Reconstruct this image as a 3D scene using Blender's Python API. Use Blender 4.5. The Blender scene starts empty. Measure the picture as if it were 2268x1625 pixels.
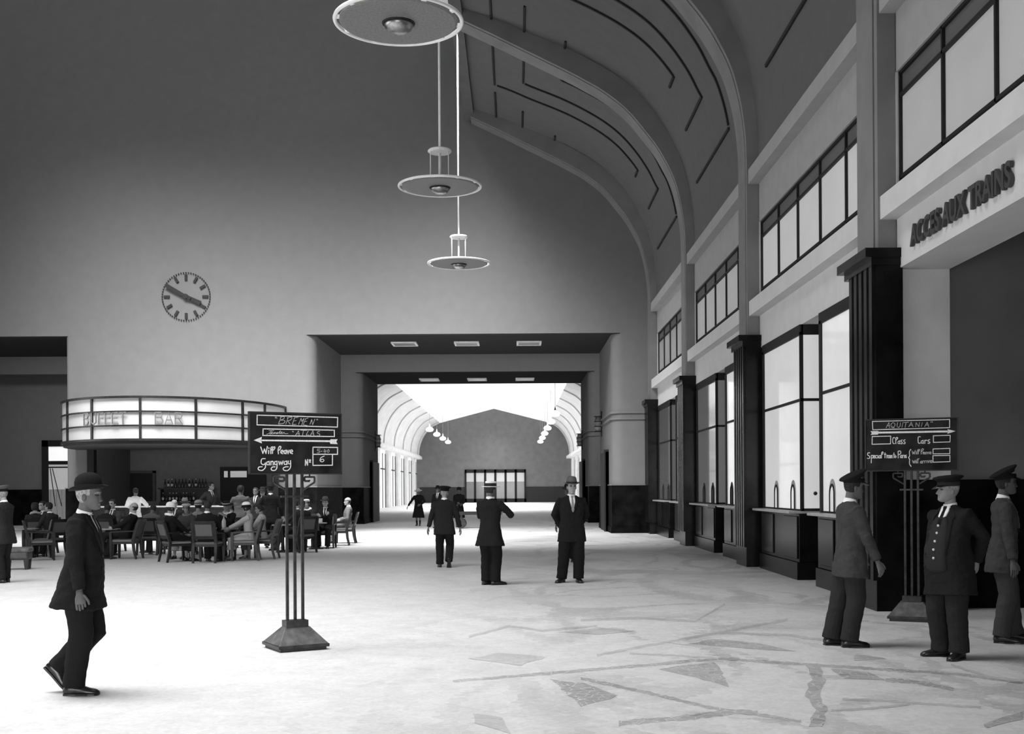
import bpy, bmesh, math, random
from mathutils import Vector, Matrix, Euler, noise
PI = math.pi
R = math.radians
random.seed(7)
SC = bpy.context.scene
COL = SC.collection

# ------------------------------------------------------------------ camera
F_PX, CX, CY, EYE = 2650.0, 1142.0, 1081.0, 1.62      # focal length and vanishing point in 2268x1625 pixels
ROLL = R(0.35)
cam = bpy.data.cameras.new('camera')
cam.sensor_fit = 'HORIZONTAL'
cam.sensor_width = 36.0
cam.lens = F_PX / 2268.0 * 36.0
cam.shift_x = (1134.0 - CX) / 2268.0
cam.shift_y = (CY - 812.5) / 2268.0
cam.clip_end = 400
camo = bpy.data.objects.new('camera', cam)
COL.objects.link(camo)
camo.matrix_world = Matrix.Translation((0, 0, EYE)) @ Matrix.Rotation(PI / 2, 4, 'X') @ Matrix.Rotation(-ROLL, 4, 'Z')
SC.camera = camo

# ------------------------------------------------------------------ light and exposure
SC.view_settings.view_transform = 'Standard'
SC.view_settings.look = 'None'
SC.view_settings.gamma = 1.0
SC.view_settings.exposure = 0.0
SC.cycles.use_denoising = True
SC.cycles.max_bounces = 8
SC.cycles.diffuse_bounces = 4
SC.cycles.glossy_bounces = 3
SC.cycles.transmission_bounces = 4
SC.cycles.sample_clamp_indirect = 6.0
SC.cycles.caustics_reflective = False
SC.cycles.caustics_refractive = False
w = bpy.data.worlds.new('world')
SC.world = w
w.use_nodes = True
w.node_tree.nodes['Background'].inputs[0].default_value = (1, 1, 1, 1)
w.node_tree.nodes['Background'].inputs[1].default_value = 0.02


def area(name, loc, target, sx, sy, power, spread=180):
    l = bpy.data.lights.new(name, 'AREA')
    l.shape = 'RECTANGLE'
    l.size, l.size_y = sx, sy
    l.energy = power
    l.spread = R(spread)
    o = bpy.data.objects.new(name, l)
    COL.objects.link(o)
    o.location = loc
    d = Vector(target) - Vector(loc)
    o.rotation_euler = d.to_track_quat('-Z', 'Y').to_euler()
    return o


# daylight through the roof lantern of the main hall
area('skylight_light', (-6.6, 12.0, 17.6), (-5.2, 12.0, 0), 9.4, 38, 5000, 96)
# lamp added inside the lantern, aimed at the lower part of the far wall
area('far_wall_fill', (-9.6, 31.0, 17.2), (-8.6, 41.8, 0), 14.0, 7, 1900, 60)
area('far_wall_right_fill', (-3.6, 31.0, 17.2), (1.4, 42.2, 1.0), 3.4, 7, 900, 60)  # second added lamp, for the right part of the far wall
# soft light added at the left, outside the frame, for the right wall
area('left_fill', (-27.2, 20.0, 3.2), (5.0, 22.0, 3.4), 40, 5.5, 520, 70)
# fill added behind the camera to brighten the faces turned towards it
area('near_end_fill', (-6.0, -2.6, 2.0), (-4.0, 40.0, 1.2), 20, 3.4, 300, 50)
# daylight through the roof of the far hall
area('far_hall_light', (-2.6, 111.0, 10.4), (-2.6, 111.0, 0), 12, 50, 14500, 95)
# fill added in the cross passage to brighten the second portals' faces
area('cross_passage_fill', (-9.0, 49.4, 9.2), (-9.0, 55.7, 1.5), 30, 1.2, 430, 105)
# unseen light added under the canopy to brighten the waiter and counter
area('canopy_fill', (-11.6, 40.2, 3.05), (-11.6, 40.6, 0), 5.0, 1.6, 80, 160)

# ------------------------------------------------------------------ pixel helpers (measured on the photograph)
_c, _s = math.cos(ROLL), math.sin(ROLL)


def uv(px, py):
    u, v = px - CX, CY - py
    return u * _c + v * _s, -u * _s + v * _c


def at(px, py, Y):
    u, v = uv(px, py)
    return Vector((u * Y / F_PX, Y, EYE + v * Y / F_PX))


def fl(px, py):
    u, v = uv(px, py)
    Y = -EYE * F_PX / v
    return Vector((u * Y / F_PX, Y, 0))


# ------------------------------------------------------------------ materials
MATS = {}


def mat(name, g, rough=0.85, spec=0.3, var=0.06, scale=6.0, bump=0.0, bscale=60.0, metal=0.0, emit=0.0):
    if name in MATS:
        return MATS[name]
    m = bpy.data.materials.new(name)
    m.use_nodes = True
    nt = m.node_tree
    N, L = nt.nodes, nt.links
    p = N['Principled BSDF']
    p.inputs['Roughness'].default_value = rough
    p.inputs['Specular IOR Level'].default_value = spec
    p.inputs['Metallic'].default_value = metal
    tc = N.new('ShaderNodeTexCoord')
    nz = N.new('ShaderNodeTexNoise')
    nz.inputs['Scale'].default_value = scale
    nz.inputs['Detail'].default_value = 6.0
    L.new(tc.outputs['Object'], nz.inputs['Vector'])
    rp = N.new('ShaderNodeValToRGB')
    a, b = g * (1 - var * 2), min(1.0, g * (1 + var * 2))
    rp.color_ramp.elements[0].position = 0.3
    rp.color_ramp.elements[1].position = 0.7
    rp.color_ramp.elements[0].color = (a, a, a, 1)
    rp.color_ramp.elements[1].color = (b, b, b, 1)
    L.new(nz.outputs['Fac'], rp.inputs['Fac'])
    L.new(rp.outputs['Color'], p.inputs['Base Color'])
    if bump:
        n2 = N.new('ShaderNodeTexNoise')
        n2.inputs['Scale'].default_value = bscale
        n2.inputs['Detail'].default_value = 4.0
        L.new(tc.outputs['Object'], n2.inputs['Vector'])
        bp = N.new('ShaderNodeBump')
        bp.inputs['Strength'].default_value = bump
        bp.inputs['Distance'].default_value = 0.01
        L.new(n2.outputs['Fac'], bp.inputs['Height'])
        L.new(bp.outputs['Normal'], p.inputs['Normal'])
    if emit:
        p.inputs['Emission Color'].default_value = (1, 1, 1, 1)
        p.inputs['Emission Strength'].default_value = emit
    MATS[name] = m
    return m


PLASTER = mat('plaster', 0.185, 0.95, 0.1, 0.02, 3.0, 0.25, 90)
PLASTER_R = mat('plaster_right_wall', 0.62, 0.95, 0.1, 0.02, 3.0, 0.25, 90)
PLASTER_R_SHADE = mat('plaster_upper_shade', 0.36, 0.95, 0.1, 0.02, 3.0, 0.25, 90)  # right-wall plaster darkened to stand in for weaker light higher up
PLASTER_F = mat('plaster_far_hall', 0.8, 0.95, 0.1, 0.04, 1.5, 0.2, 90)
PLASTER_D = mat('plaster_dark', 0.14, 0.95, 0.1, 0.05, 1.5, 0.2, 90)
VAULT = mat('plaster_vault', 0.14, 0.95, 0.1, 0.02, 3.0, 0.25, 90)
MARBLE = mat('black_marble', 0.006, 0.25, 0.14, 0.3, 3.0)
MARBLE_D = mat('black_dado', 0.007, 0.6, 0.015, 0.3, 3.0)
BLACK = mat('black_paint', 0.012, 0.6, 0.3)
STRIP = mat('dark_strip', 0.03, 0.8, 0.2)
STONE = mat('pale_stone', 0.7, 0.4, 0.4, 0.05)
WHITE = mat('white_enamel', 0.86, 0.4, 0.4, 0.04, 4.0)
DISC = mat('pearl_glass', 0.17, 0.5, 0.3, 0.1, 30.0, 0.2, 160)
METAL = mat('brushed_metal', 0.32, 0.3, 0.5, 0.1, 20.0, metal=1.0)
WOOD = mat('dark_wood', 0.014, 0.45, 0.4, 0.3, 9.0)
CLOTH_BACK = mat('chair_upholstery', 0.13, 0.95, 0.1, 0.1, 120.0, 0.3, 200)
PIPING = mat('pale_piping', 0.33, 0.8, 0.2)
BOARD = mat('blackboard', 0.014, 0.75, 0.2, 0.4, 5.0)
CHALK = mat('white_paint', 0.75, 0.9, 0.1, 0.1, 80.0)
CHALK_THIN = mat('chalk', 0.5, 0.95, 0.1, 0.25, 90.0)
IRON = mat('iron', 0.035, 0.45, 0.5, 0.25, 14.0, metal=0.3)
GLASS_SKY = mat('skylight_glass', 0.8, 0.5, 0.3, 0.02, 2.0, emit=0.2)
PAPER = mat('paper', 0.7, 0.9, 0.1, 0.05, 40)


def gray(g):
    return mat('cloth_%03d' % round(g * 1000), g, 0.95, 0.1, 0.09, 160.0, 0.35, 90.0)


def skin(g=0.3):
    return mat('skin_%03d' % round(g * 1000), g, 0.6, 0.3, 0.06, 18.0)


def pane_mat(name, g, emit, rough=0.12):
    return mat(name, g, rough, 0.5, 0.05, 0.8, emit=emit)


def floor_mat(name='crazy_paving', base=0.66, joint_up=0.16):
    m = bpy.data.materials.new(name)
    m.use_nodes = True
    nt = m.node_tree
    N, L = nt.nodes, nt.links
    p = N['Principled BSDF']
    p.inputs['Roughness'].default_value = 0.5
    p.inputs['Specular IOR Level'].default_value = 0.25
    tc = N.new('ShaderNodeTexCoord')

    def math_(op, a, b=None, c=None):
        n = N.new('ShaderNodeMath')
        n.operation = op
        for i, v in enumerate((a, b, c)):
            if v is None:
                continue
            if isinstance(v, (int, float)):
                n.inputs[i].default_value = v
            else:
                L.new(v, n.inputs[i])
        return n.outputs[0]

    def noise_(scale, detail=4, dist=0.0, vec=None, rough=0.6):
        n = N.new('ShaderNodeTexNoise')
        n.inputs['Scale'].default_value = scale
        n.inputs['Detail'].default_value = detail
        n.inputs['Distortion'].default_value = dist
        n.inputs['Roughness'].default_value = rough
        L.new(vec or tc.outputs['Object'], n.inputs['Vector'])
        return n.outputs['Fac']

    def ramp(v, a, b):
        n = N.new('ShaderNodeMapRange')
        n.inputs['From Min'].default_value = a
        n.inputs['From Max'].default_value = b
        L.new(v, n.inputs['Value'])
        return n.outputs['Result']

    # small irregular stones with pale joints
    vo = N.new('ShaderNodeTexVoronoi')
    vo.feature = 'DISTANCE_TO_EDGE'
    vo.inputs['Scale'].default_value = 11.0
    L.new(tc.outputs['Object'], vo.inputs['Vector'])
    joint = ramp(vo.outputs['Distance'], 0.0, 0.05)          # 0 at a joint
    vc = N.new('ShaderNodeTexVoronoi')
    vc.inputs['Scale'].default_value = 11.0
    L.new(tc.outputs['Object'], vc.inputs['Vector'])
    cell = N.new('ShaderNodeSeparateColor')
    L.new(vc.outputs['Color'], cell.inputs['Color'])
    # bands of darker stones laid across the floor (lines where a slow noise crosses its middle)
    mp = N.new('ShaderNodeMapping')
    mp.inputs['Scale'].default_value = (1.0, 0.55, 1.0)
    L.new(vc.outputs['Position'], mp.inputs['Vector'])

    def band(scale, off, width):
        mm = N.new('ShaderNodeVectorMath')
        mm.operation = 'ADD'
        mm.inputs[1].default_value = off
        L.new(mp.outputs['Vector'], mm.inputs[0])
        nz = N.new('ShaderNodeTexNoise')
        nz.inputs['Scale'].default_value = scale
        nz.inputs['Detail'].default_value = 1.2
        nz.inputs['Distortion'].default_value = 0.5
        L.new(mm.outputs['Vector'], nz.inputs['Vector'])
        d = math_('ABSOLUTE', math_('SUBTRACT', nz.outputs['Fac'], 0.5))
        return math_('SUBTRACT', 1.0, ramp(d, width * 0.55, width))
    b1 = band(0.34, (3.1, 7.7, 0), 0.026)
    b2 = band(0.28, (13.1, 2.7, 0), 0.024)
    b3 = band(0.5, (23.1, 12.7, 0), 0.018)
    bands = math_('MAXIMUM', math_('MAXIMUM', b1, b2), b3)
    # the bands fade towards the left of the hall
    sx = N.new('ShaderNodeSeparateXYZ')
    L.new(tc.outputs['Object'], sx.inputs['Vector'])
    side = ramp(sx.outputs['X'], -2.2, 1.6)
    side = math_('ADD', math_('MULTIPLY', side, 0.6), 0.03)
    patch = ramp(noise_(0.5, 3, 0.4), 0.38, 0.62)
    bands = math_('MULTIPLY', math_('MULTIPLY', bands, side), math_('ADD', math_('MULTIPLY', patch, 0.7), 0.3))
    v = math_('ADD', base, math_('MULTIPLY', math_('SUBTRACT', cell.outputs['Red'], 0.5), 0.06))
    v = math_('ADD', v, math_('MULTIPLY', math_('SUBTRACT', noise_(2.2, 8, 0.3), 0.5), 0.22))
    v = math_('ADD', v, math_('MULTIPLY', math_('SUBTRACT', noise_(24, 5), 0.5), 0.3))
    right_tone = math_('MULTIPLY', ramp(sx.outputs['X'], -1.5, 3.5), -0.06)   # darker towards the right side
    v = math_('ADD', v, right_tone)
    v = math_('MULTIPLY', v, math_('SUBTRACT', 1.0, math_('MULTIPLY', bands, 0.5)))
    v = math_('ADD', v, math_('MULTIPLY', math_('SUBTRACT', 1.0, joint), math_('MULTIPLY', math_('ADD', bands, 0.12 if base > 0.5 else 0.9), joint_up)))
    cb = N.new('ShaderNodeCombineColor')
    for i in range(3):
        L.new(v, cb.inputs[i])
    L.new(cb.outputs[0], p.inputs['Base Color'])
    bp = N.new('ShaderNodeBump')
    bp.inputs['Strength'].default_value = 0.15
    bp.inputs['Distance'].default_value = 0.01
    L.new(noise_(14, 5), bp.inputs['Height'])
    L.new(bp.outputs['Normal'], p.inputs['Normal'])
    return m


# ------------------------------------------------------------------ mesh builder
def new_obj(name, me, m=None, parent=None, kind=None):
    o = bpy.data.objects.new(name, me)
    COL.objects.link(o)
    if m is not None:
        if isinstance(m, (list, tuple)):
            for q in m:
                me.materials.append(q)
        else:
            me.materials.append(m)
    if parent is not None:
        o.parent = parent
    if kind:
        o['kind'] = kind
    return o


class MB:
    def __init__(self):
        self.bm = bmesh.new()

    def quad(self, a, b, c, d):
        v = [self.bm.verts.new(q) for q in (a, b, c, d)]
        self.bm.faces.new(v)

    def box(self, x0, x1, y0, y1, z0, z1, M=None):
        P = [(x0, y0, z0), (x1, y0, z0), (x1, y1, z0), (x0, y1, z0), (x0, y0, z1), (x1, y0, z1), (x1, y1, z1), (x0, y1, z1)]
        v = [self.bm.verts.new(M @ Vector(p) if M else p) for p in P]
        for f in ((0, 3, 2, 1), (4, 5, 6, 7), (0, 1, 5, 4), (1, 2, 6, 5), (2, 3, 7, 6), (3, 0, 4, 7)):
            self.bm.faces.new([v[i] for i in f])
        return self

    def prism(self, poly, f0, f1):
        """poly: list of 2-D points; f0/f1 map a 2-D point to the two end positions"""
        a = [self.bm.verts.new(f0(*p)) for p in poly]
        b = [self.bm.verts.new(f1(*p)) for p in poly]
        n = len(poly)
        self.bm.faces.new(a[::-1])
        self.bm.faces.new(b)
        for i in range(n):
            j = (i + 1) % n
            self.bm.faces.new((a[i], a[j], b[j], b[i]))
        return self

    def plan(self, poly, z0, z1):
        return self.prism(poly, lambda x, y: (x, y, z0), lambda x, y: (x, y, z1))

    def loft(self, rings, cap0=True, cap1=True, closed=True):
        R_ = [[self.bm.verts.new(p) for p in r] for r in rings]
        n = len(rings[0])
        for a, b in zip(R_[:-1], R_[1:]):
            for i in range(n if closed else n - 1):
                j = (i + 1) % n
                self.bm.faces.new((a[i], a[j], b[j], b[i]))
        if cap0 and closed:
            self.bm.faces.new(R_[0][::-1])
        if cap1 and closed:
            self.bm.faces.new(R_[-1])
        return R_

    def tube(self, pts, rad, n=8, cap=True):
        pts = [Vector(p) for p in pts]
        if isinstance(rad, (int, float)):
            rad = [rad] * len(pts)
        rings = []
        up = None
        for i, p in enumerate(pts):
            d = (pts[min(i + 1, len(pts) - 1)] - pts[max(i - 1, 0)])
            d = d.normalized() if d.length > 1e-9 else Vector((0, 0, 1))
            if up is None:
                h = Vector((0, 1, 0)) if abs(d.y) < 0.9 else Vector((1, 0, 0))
                a = d.cross(h).normalized()
            else:
                a = (up - d * up.dot(d)).normalized()
            up = a
            b = d.cross(a)
            rings.append([p + (a * math.cos(t) + b * math.sin(t)) * rad[i] for t in [2 * PI * k / n for k in range(n)]])
        self.loft(rings, cap, cap)
        return self

    def lathe(self, prof, c=(0, 0, 0), n=32, sx=1.0, sy=1.0, M=None, cap=True):
        rings = []
        for r, z in prof:
            rings.append([(M or Matrix()) @ Vector((c[0] + r * sx * math.cos(2 * PI * k / n), c[1] + r * sy * math.sin(2 * PI * k / n), c[2] + z)) for k in range(n)])
        self.loft(rings, cap, cap)
        return self

    def torus(self, c, R0, r, n=48, k=8, sx=1, sy=1):
        rings = []
        for i in range(n):
            t = 2 * PI * i / n
            rings.append([(c[0] + (R0 + r * math.cos(q)) * math.cos(t) * sx, c[1] + (R0 + r * math.cos(q)) * math.sin(t) * sy, c[2] + r * math.sin(q)) for q in [2 * PI * j / k for j in range(k)]])
        rings.append(rings[0])
        self.loft(rings, False, False)
        return self

    def mesh(self, name, smooth=False):
        bmesh.ops.remove_doubles(self.bm, verts=self.bm.verts, dist=1e-6)
        bmesh.ops.recalc_face_normals(self.bm, faces=self.bm.faces)
        me = bpy.data.meshes.new(name)
        self.bm.to_mesh(me)
        self.bm.free()
        if smooth:
            for p in me.polygons:
                p.use_smooth = True
        return me

    def build(self, name, m, parent=None, kind=None, smooth=False):
        return new_obj(name, self.mesh(name, smooth), m, parent, kind)


def auto_smooth(o, ang=35):
    me = o.data
    for p in me.polygons:
        p.use_smooth = True
    bm = bmesh.new()
    bm.from_mesh(me)
    for e in bm.edges:
        if len(e.link_faces) == 2 and e.calc_face_angle(0) > R(ang):
            e.smooth = False
    bm.to_mesh(me)
    bm.free()
    return o


def bevel(o, wd=0.01, seg=2):
    md = o.modifiers.new('bevel', 'BEVEL')
    md.width = wd
    md.segments = seg
    md.limit_method = 'ANGLE'
    return o


def thing(name, label, cat, loc=(0, 0, 0), rz=0.0, group=None):
    o = bpy.data.objects.new(name, None)
    COL.objects.link(o)
    o.location = loc
    o.rotation_euler = (0, 0, rz)
    o.empty_display_size = 0.2
    o['label'] = label
    o['category'] = cat
    if group:
        o['group'] = group
    return o


def tag(o, label, cat, group=None):
    o['label'] = label
    o['category'] = cat
    if group:
        o['group'] = group
    return o


def dup(root, loc, rz=None, label=None):
    r = root.copy()
    COL.objects.link(r)
    r.location = loc
    if rz is not None:
        r.rotation_euler = (0, 0, rz)
    if label:
        r['label'] = label
    for ch in list(root.children):
        c = ch.copy()
        COL.objects.link(c)
        c.parent = r
        for g in list(ch.children):
            d = g.copy()
            COL.objects.link(d)
            d.parent = c
    return r


# ------------------------------------------------------------------ setting: main hall
PX0, STEP, NB = 15.55, 8.73, 4                 # near faces of the piers on the right wall
PIERS = [PX0 + STEP * k for k in range(-2, 4)]  # two behind the frame's edge, four in view
PT = 0.93
WALL_Y, WALL_T = 42.6, 6.2                      # far wall with the portals, and its thickness
XC = -11.75                                     # middle of the hall
YB = -3.0                                       # end of the hall behind the camera

mb = MB()
mb.box(-45, 14, YB - 1, 150, -0.3, 0)
fo = mb.build('floor', floor_mat(), kind='structure')

# bands and patches of darker stones let into the floor (outlines measured on the floor plane)
INLAY = floor_mat('dark_paving', 0.42, 0.22)
INLAY_F = floor_mat('dark_paving_faint', 0.52, 0.16)


def fz(zx, zy):
    return fl(900 + 0.6032 * zx, 1300 + 0.6032 * zy)


def jag(P, amp, k):
    out = []
    c = sum(P, Vector()) / len(P)
    for i in range(len(P)):
        a, b = P[i], P[(i + 1) % len(P)]
        n = max(2, int((b - a).length / k))
        for j in range(n):
            q = a + (b - a) * (j / n)
            out.append(c + (q - c) * random.uniform(1 - amp, 1 + amp * 0.5))
    return out


def inlay(name, polys, m):
    mb = MB()
    for i, P in enumerate(polys):
        z = 0.0008 + 0.00012 * i
        if isinstance(P, tuple):
            A = [mb.bm.verts.new((q.x, q.y, z)) for q in P[0]]
            B = [mb.bm.verts.new((q.x, q.y, z)) for q in P[1]]
            for j in range(len(A) - 1):
                mb.bm.faces.new((A[j], A[j + 1], B[j + 1], B[j]))
        else:
            c = sum(P, Vector()) / len(P)
            cv = mb.bm.verts.new((c.x, c.y, z))
            vs = [mb.bm.verts.new((q.x, q.y, z)) for q in P]
            for j in range(len(vs)):
                mb.bm.faces.new((vs[j], vs[(j + 1) % len(vs)], cv))
    me = bpy.data.meshes.new(name)
    mb.bm.to_mesh(me)
    mb.bm.free()
    for p_ in me.polygons:
        if p_.normal.z < 0:
            p_.flip()
    return new_obj(name, me, m, None, 'structure')


def stripe(pts, wd):
    up, lo = [], []
    C = []
    for i in range(len(pts) - 1):
        (x0, y0), (x1, y1) = pts[i], pts[i + 1]
        n = max(2, int(math.hypot(x1 - x0, y1 - y0) / 14))
        C += [Vector((x0 + (x1 - x0) * j / n, y0 + (y1 - y0) * j / n)) for j in range(n)]
    C.append(Vector(pts[-1]))
    upright = abs(pts[-1][1] - pts[0][1]) > abs(pts[-1][0] - pts[0][0])
    nn = Vector((1, 0)) if upright else Vector((0, 1))
    for c in C:
        up.append(fz(*(c + nn * wd * random.uniform(0.3, 0.62))))
        lo.append(fz(*(c - nn * wd * random.uniform(0.3, 0.62))))
    return up, lo


STR = [([(170, 345), (540, 315), (900, 285), (1150, 262), (1480, 285), (1800, 305), (2050, 322), (2270, 352)], 11), ([(640, 335), (830, 375), (980, 410), (1100, 440), (1280, 465), (1450, 495)], 12),
       ([(780, 500), (1000, 482), (1200, 458), (1290, 462)], 20), ([(1490, 287), (1512, 340), (1490, 400), (1522, 450), (1502, 512)], 56), ([(1760, 340), (1900, 352), (2010, 377)], 15)]
STF = [([(700, 250), (900, 212), (1150, 167), (1400, 120)], 10), ([(820, 243), (1000, 252), (1180, 263)], 8), ([(1600, 410), (1800, 421), (2110, 441)], 9), ([(1150, 167), (1400, 176), (1580, 202)], 10),
       ([(640, 122), (850, 112), (1060, 126), (1170, 62)], 9), ([(230, 182), (380, 142), (500, 160), (700, 142)], 8), ([(1560, 452), (1700, 446), (1850, 430)], 9), ([(2000, 285), (2140, 330), (2270, 345)], 10)]
PAT = [[(530, 338), (650, 352), (780, 398), (640, 442)], [(910, 300), (1130, 276), (1165, 315), (1185, 368), (1060, 332)], [(1560, 300), (1700, 312), (1765, 342), (1600, 338)], [(1030, 207), (1150, 190), (1300, 205), (1435, 236), (1250, 226)], [(2110, 505), (2190, 478), (2268, 455), (2262, 486), (2180, 505), (2128, 520)]]
PAF = [[(230, 262), (330, 240), (520, 256), (420, 288)], [(240, 462), (350, 478), (385, 540), (250, 500)], [(560, 165), (700, 148), (860, 160), (700, 175)], [(1650, 245), (1760, 262), (1640, 272)]]
inlay('floor_inlay', [stripe(p, w_) for p, w_ in STR] + [jag([fz(*q) for q in P], 0.13, 0.13) for P in PAT], INLAY)
inlay('floor_inlay', [stripe(p, w_) for p, w_ in STF] + [jag([fz(*q) for q in P], 0.13, 0.13) for P in PAF], INLAY_F)

INNER = [(4.73, 8.0), (4.72, 8.6), (4.66, 9.2), (4.55, 9.75), (4.41, 10.2), (4.22, 10.6), (3.97, 11.03), (3.63, 11.48), (3.13, 12.07), (2.5, 12.57), (1.9, 12.92), (1.37, 13.2), (0.38, 13.69), (-0.57, 14.16), (-1.5, 14.6)]
OUTER = [(4.97, 8.05), (4.95, 8.8), (4.9, 9.4), (4.78, 10.1), (4.6, 10.7), (4.41, 11.08), (4.17, 11.55), (3.78, 12.12), (3.3, 12.65), (2.74, 13.08), (2.1, 13.45), (1.46, 13.76), (0.57, 14.12), (-0.22, 14.46), (-1.4, 14.86), (-1.75, 14.95)]


def fine(prof, k=4):
    out = []
    P = [Vector(p) for p in prof]
    for i in range(len(P) - 1):
        p0, p1, p2, p3 = P[max(i - 1, 0)], P[i], P[i + 1], P[min(i + 2, len(P) - 1)]
        for j in range(k):
            t = j / k
            out.append(0.5 * ((2 * p1) + (p2 - p0) * t + (2 * p0 - 5 * p1 + 4 * p2 - p3) * t * t + (3 * p1 - p0 - 3 * p2 + p3) * t ** 3))
    out.append(P[-1])
    return [(v.x, v.y) for v in out]


INF, OUF = fine(INNER), fine(OUTER)


def mirror(x):
    return 2 * XC - x


# vault shells (right and left), thick
mb = MB()
for sgn in (1, -1):
    top = [(x + 0.25, z + 0.3) for x, z in OUF]
    poly = OUF + top[::-1]
    g = (lambda x: x) if sgn == 1 else mirror
    mb.prism(poly, lambda x, z: (g(x), YB, z), lambda x, z: (g(x), WALL_Y, z))
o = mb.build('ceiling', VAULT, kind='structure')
auto_smooth(o, 30)

# arched ribs above the piers: a broad band, a groove and a thin fillet on the near edge
def rib(name, y, half=False):
    mb = MB()
    sec = [(0.0, 0.0), (0.0, 0.13), (0.05, 0.13), (0.05, 0.2), (0.0, 0.2), (0.0, PT), (0.55, PT), (0.55, 0.0)]
    for g in ((lambda x: x), mirror):
        rings = []
        P = INF
        for i, (x, z) in enumerate(P):
            a, b = P[max(i - 1, 0)], P[min(i + 1, len(P) - 1)]
            d = Vector((b[0] - a[0], b[1] - a[1])).normalized()
            nrm = Vector((d.y, -d.x))          # outward: right/up
            if nrm.x < 0 and i < 5:
                nrm = -nrm
            rings.append([(g(x + nrm.x * s), y + t, z + nrm.y * s) for s, t in sec])
        r0 = [(g(4.73 + s), y + t, 4.55) for s, t in sec]
        mb.loft([r0] + rings)
    o = mb.build(name, VAULT_RIB, kind='structure')
    auto_smooth(o, 30)


VAULT_RIB = mat('plaster_rib', 0.22, 0.95, 0.1, 0.05, 1.5, 0.25, 90)
for k, y in enumerate(PIERS):
    rib('trim_%d' % (k + 1), y)

# thin dark strips set on the vault, three nested ones to a bay
def outer_at_x(x):
    for (x0, z0), (x1, z1) in zip(OUF[:-1], OUF[1:]):
        if x1 <= x <= x0:
            t = (x0 - x) / max(x0 - x1, 1e-6)
            return z0 + (z1 - z0) * t
    return OUF[-1][1]


def out_index(x):
    return min(range(len(OUF)), key=lambda i: abs(OUF[i][0] - x))


def strip_long(mb, x, y0, y1, wd=0.06, th=0.045):
    i = out_index(x)
    a, b = OUF[max(i - 1, 0)], OUF[min(i + 1, len(OUF) - 1)]
    d = Vector((b[0] - a[0], b[1] - a[1])).normalized()
    n = Vector((-d.y, d.x))
    if n.x > 0 or n.y > 0.2:
        n = -n if (n.x > 0) else n
    c = Vector((x, outer_at_x(x)))
    q = [c - d * wd / 2 - n * 0.02, c + d * wd / 2 - n * 0.02, c + d * wd / 2 + n * th, c - d * wd / 2 + n * th]
    mb.prism([(v.x, v.y) for v in q], lambda X, Z: (X, y0, Z), lambda X, Z: (X, y1, Z))


def strip_arc(mb, x0, x1, y, wd=0.06, th=0.045):
    i0, i1 = out_index(x1), out_index(x0)
    P = OUF[i0:i1 + 1]
    rings = []
    for i, (x, z) in enumerate(P):
        a, b = P[max(i - 1, 0)], P[min(i + 1, len(P) - 1)]
        d = Vector((b[0] - a[0], b[1] - a[1])).normalized()
        n = Vector((-d.y, d.x))
        if n.x > 0:
            n = -n
        rings.append([(x - n.x * 0.02, y - wd / 2, z - n.y * 0.02), (x - n.x * 0.02, y + wd / 2, z - n.y * 0.02), (x + n.x * th, y + wd / 2, z + n.y * th), (x + n.x * th, y - wd / 2, z + n.y * th)])
    mb.loft(rings)


for k, p in enumerate(PIERS[:-1]):
    mb = MB()
    for xt, xl, ya, ye, yf in ((-0.59, 4.0, 5.4, 6.2, 6.15), (0.32, 4.5, 4.2, 6.85, 7.0), (1.44, 4.86, 2.6, 7.35, 8.24)):
        strip_arc(mb, xt, xl, p + ya)
        strip_long(mb, xt, p + PT, p + ya)
        strip_long(mb, xl, p + ya, p + ye)
        strip_long(mb, xt, p + yf, p + STEP)
    o = mb.build('trim_%d' % (20 + k), STRIP, kind='structure')

# roof lantern: curb beams, upstand walls and a ridged glass roof
mb = MB()
for g in ((lambda x: x), mirror):
    poly = [(-1.4, 14.7), (-1.74, 14.7), (-1.74, 18.2), (-1.4, 18.2)]
    mb.prism(poly, lambda x, z: (g(x), YB, z), lambda x, z: (g(x), WALL_Y, z))
mb.build('trim_30', PLASTER_D, kind='structure')
mb = MB()
for g in ((lambda x: x), mirror):
    poly = [(-1.4, 18.2), (XC, 20.95), (XC, 21.05), (-1.4, 18.3)]
    mb.prism(poly, lambda x, z: (g(x), YB, z), lambda x, z: (g(x), WALL_Y + 0.3, z))
mb.build('window_9', GLASS_SKY, kind='structure')

# far wall -----------------------------------------------------------------
JR, JL = 3.45, -7.1                 # jambs of the right-hand portal
LR, LL = mirror(JL), mirror(JR)     # left-hand portal: LL .. LR
LR = -15.98
HEAD = 7.13


def arc(cx, cy, r, a0, a1, n=8):
    return [(cx + r * math.cos(R(a0 + (a1 - a0) * i / n)), cy + r * math.sin(R(a0 + (a1 - a0) * i / n))) for i in range(n + 1)]


def jamb_block(mb, xl, xr, y0, y1, z0, z1, left_round, right_round, r=0.42):
    poly = []
    poly += arc(xl + r, y0 + r, r, 180, 270) if left_round else [(xl, y0)]
    poly += arc(xr - r, y0 + r, r, 270, 360) if right_round else [(xr, y0)]
    poly += [(xr, y1), (xl, y1)]
    mb.plan(poly, z0, z1)


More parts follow.
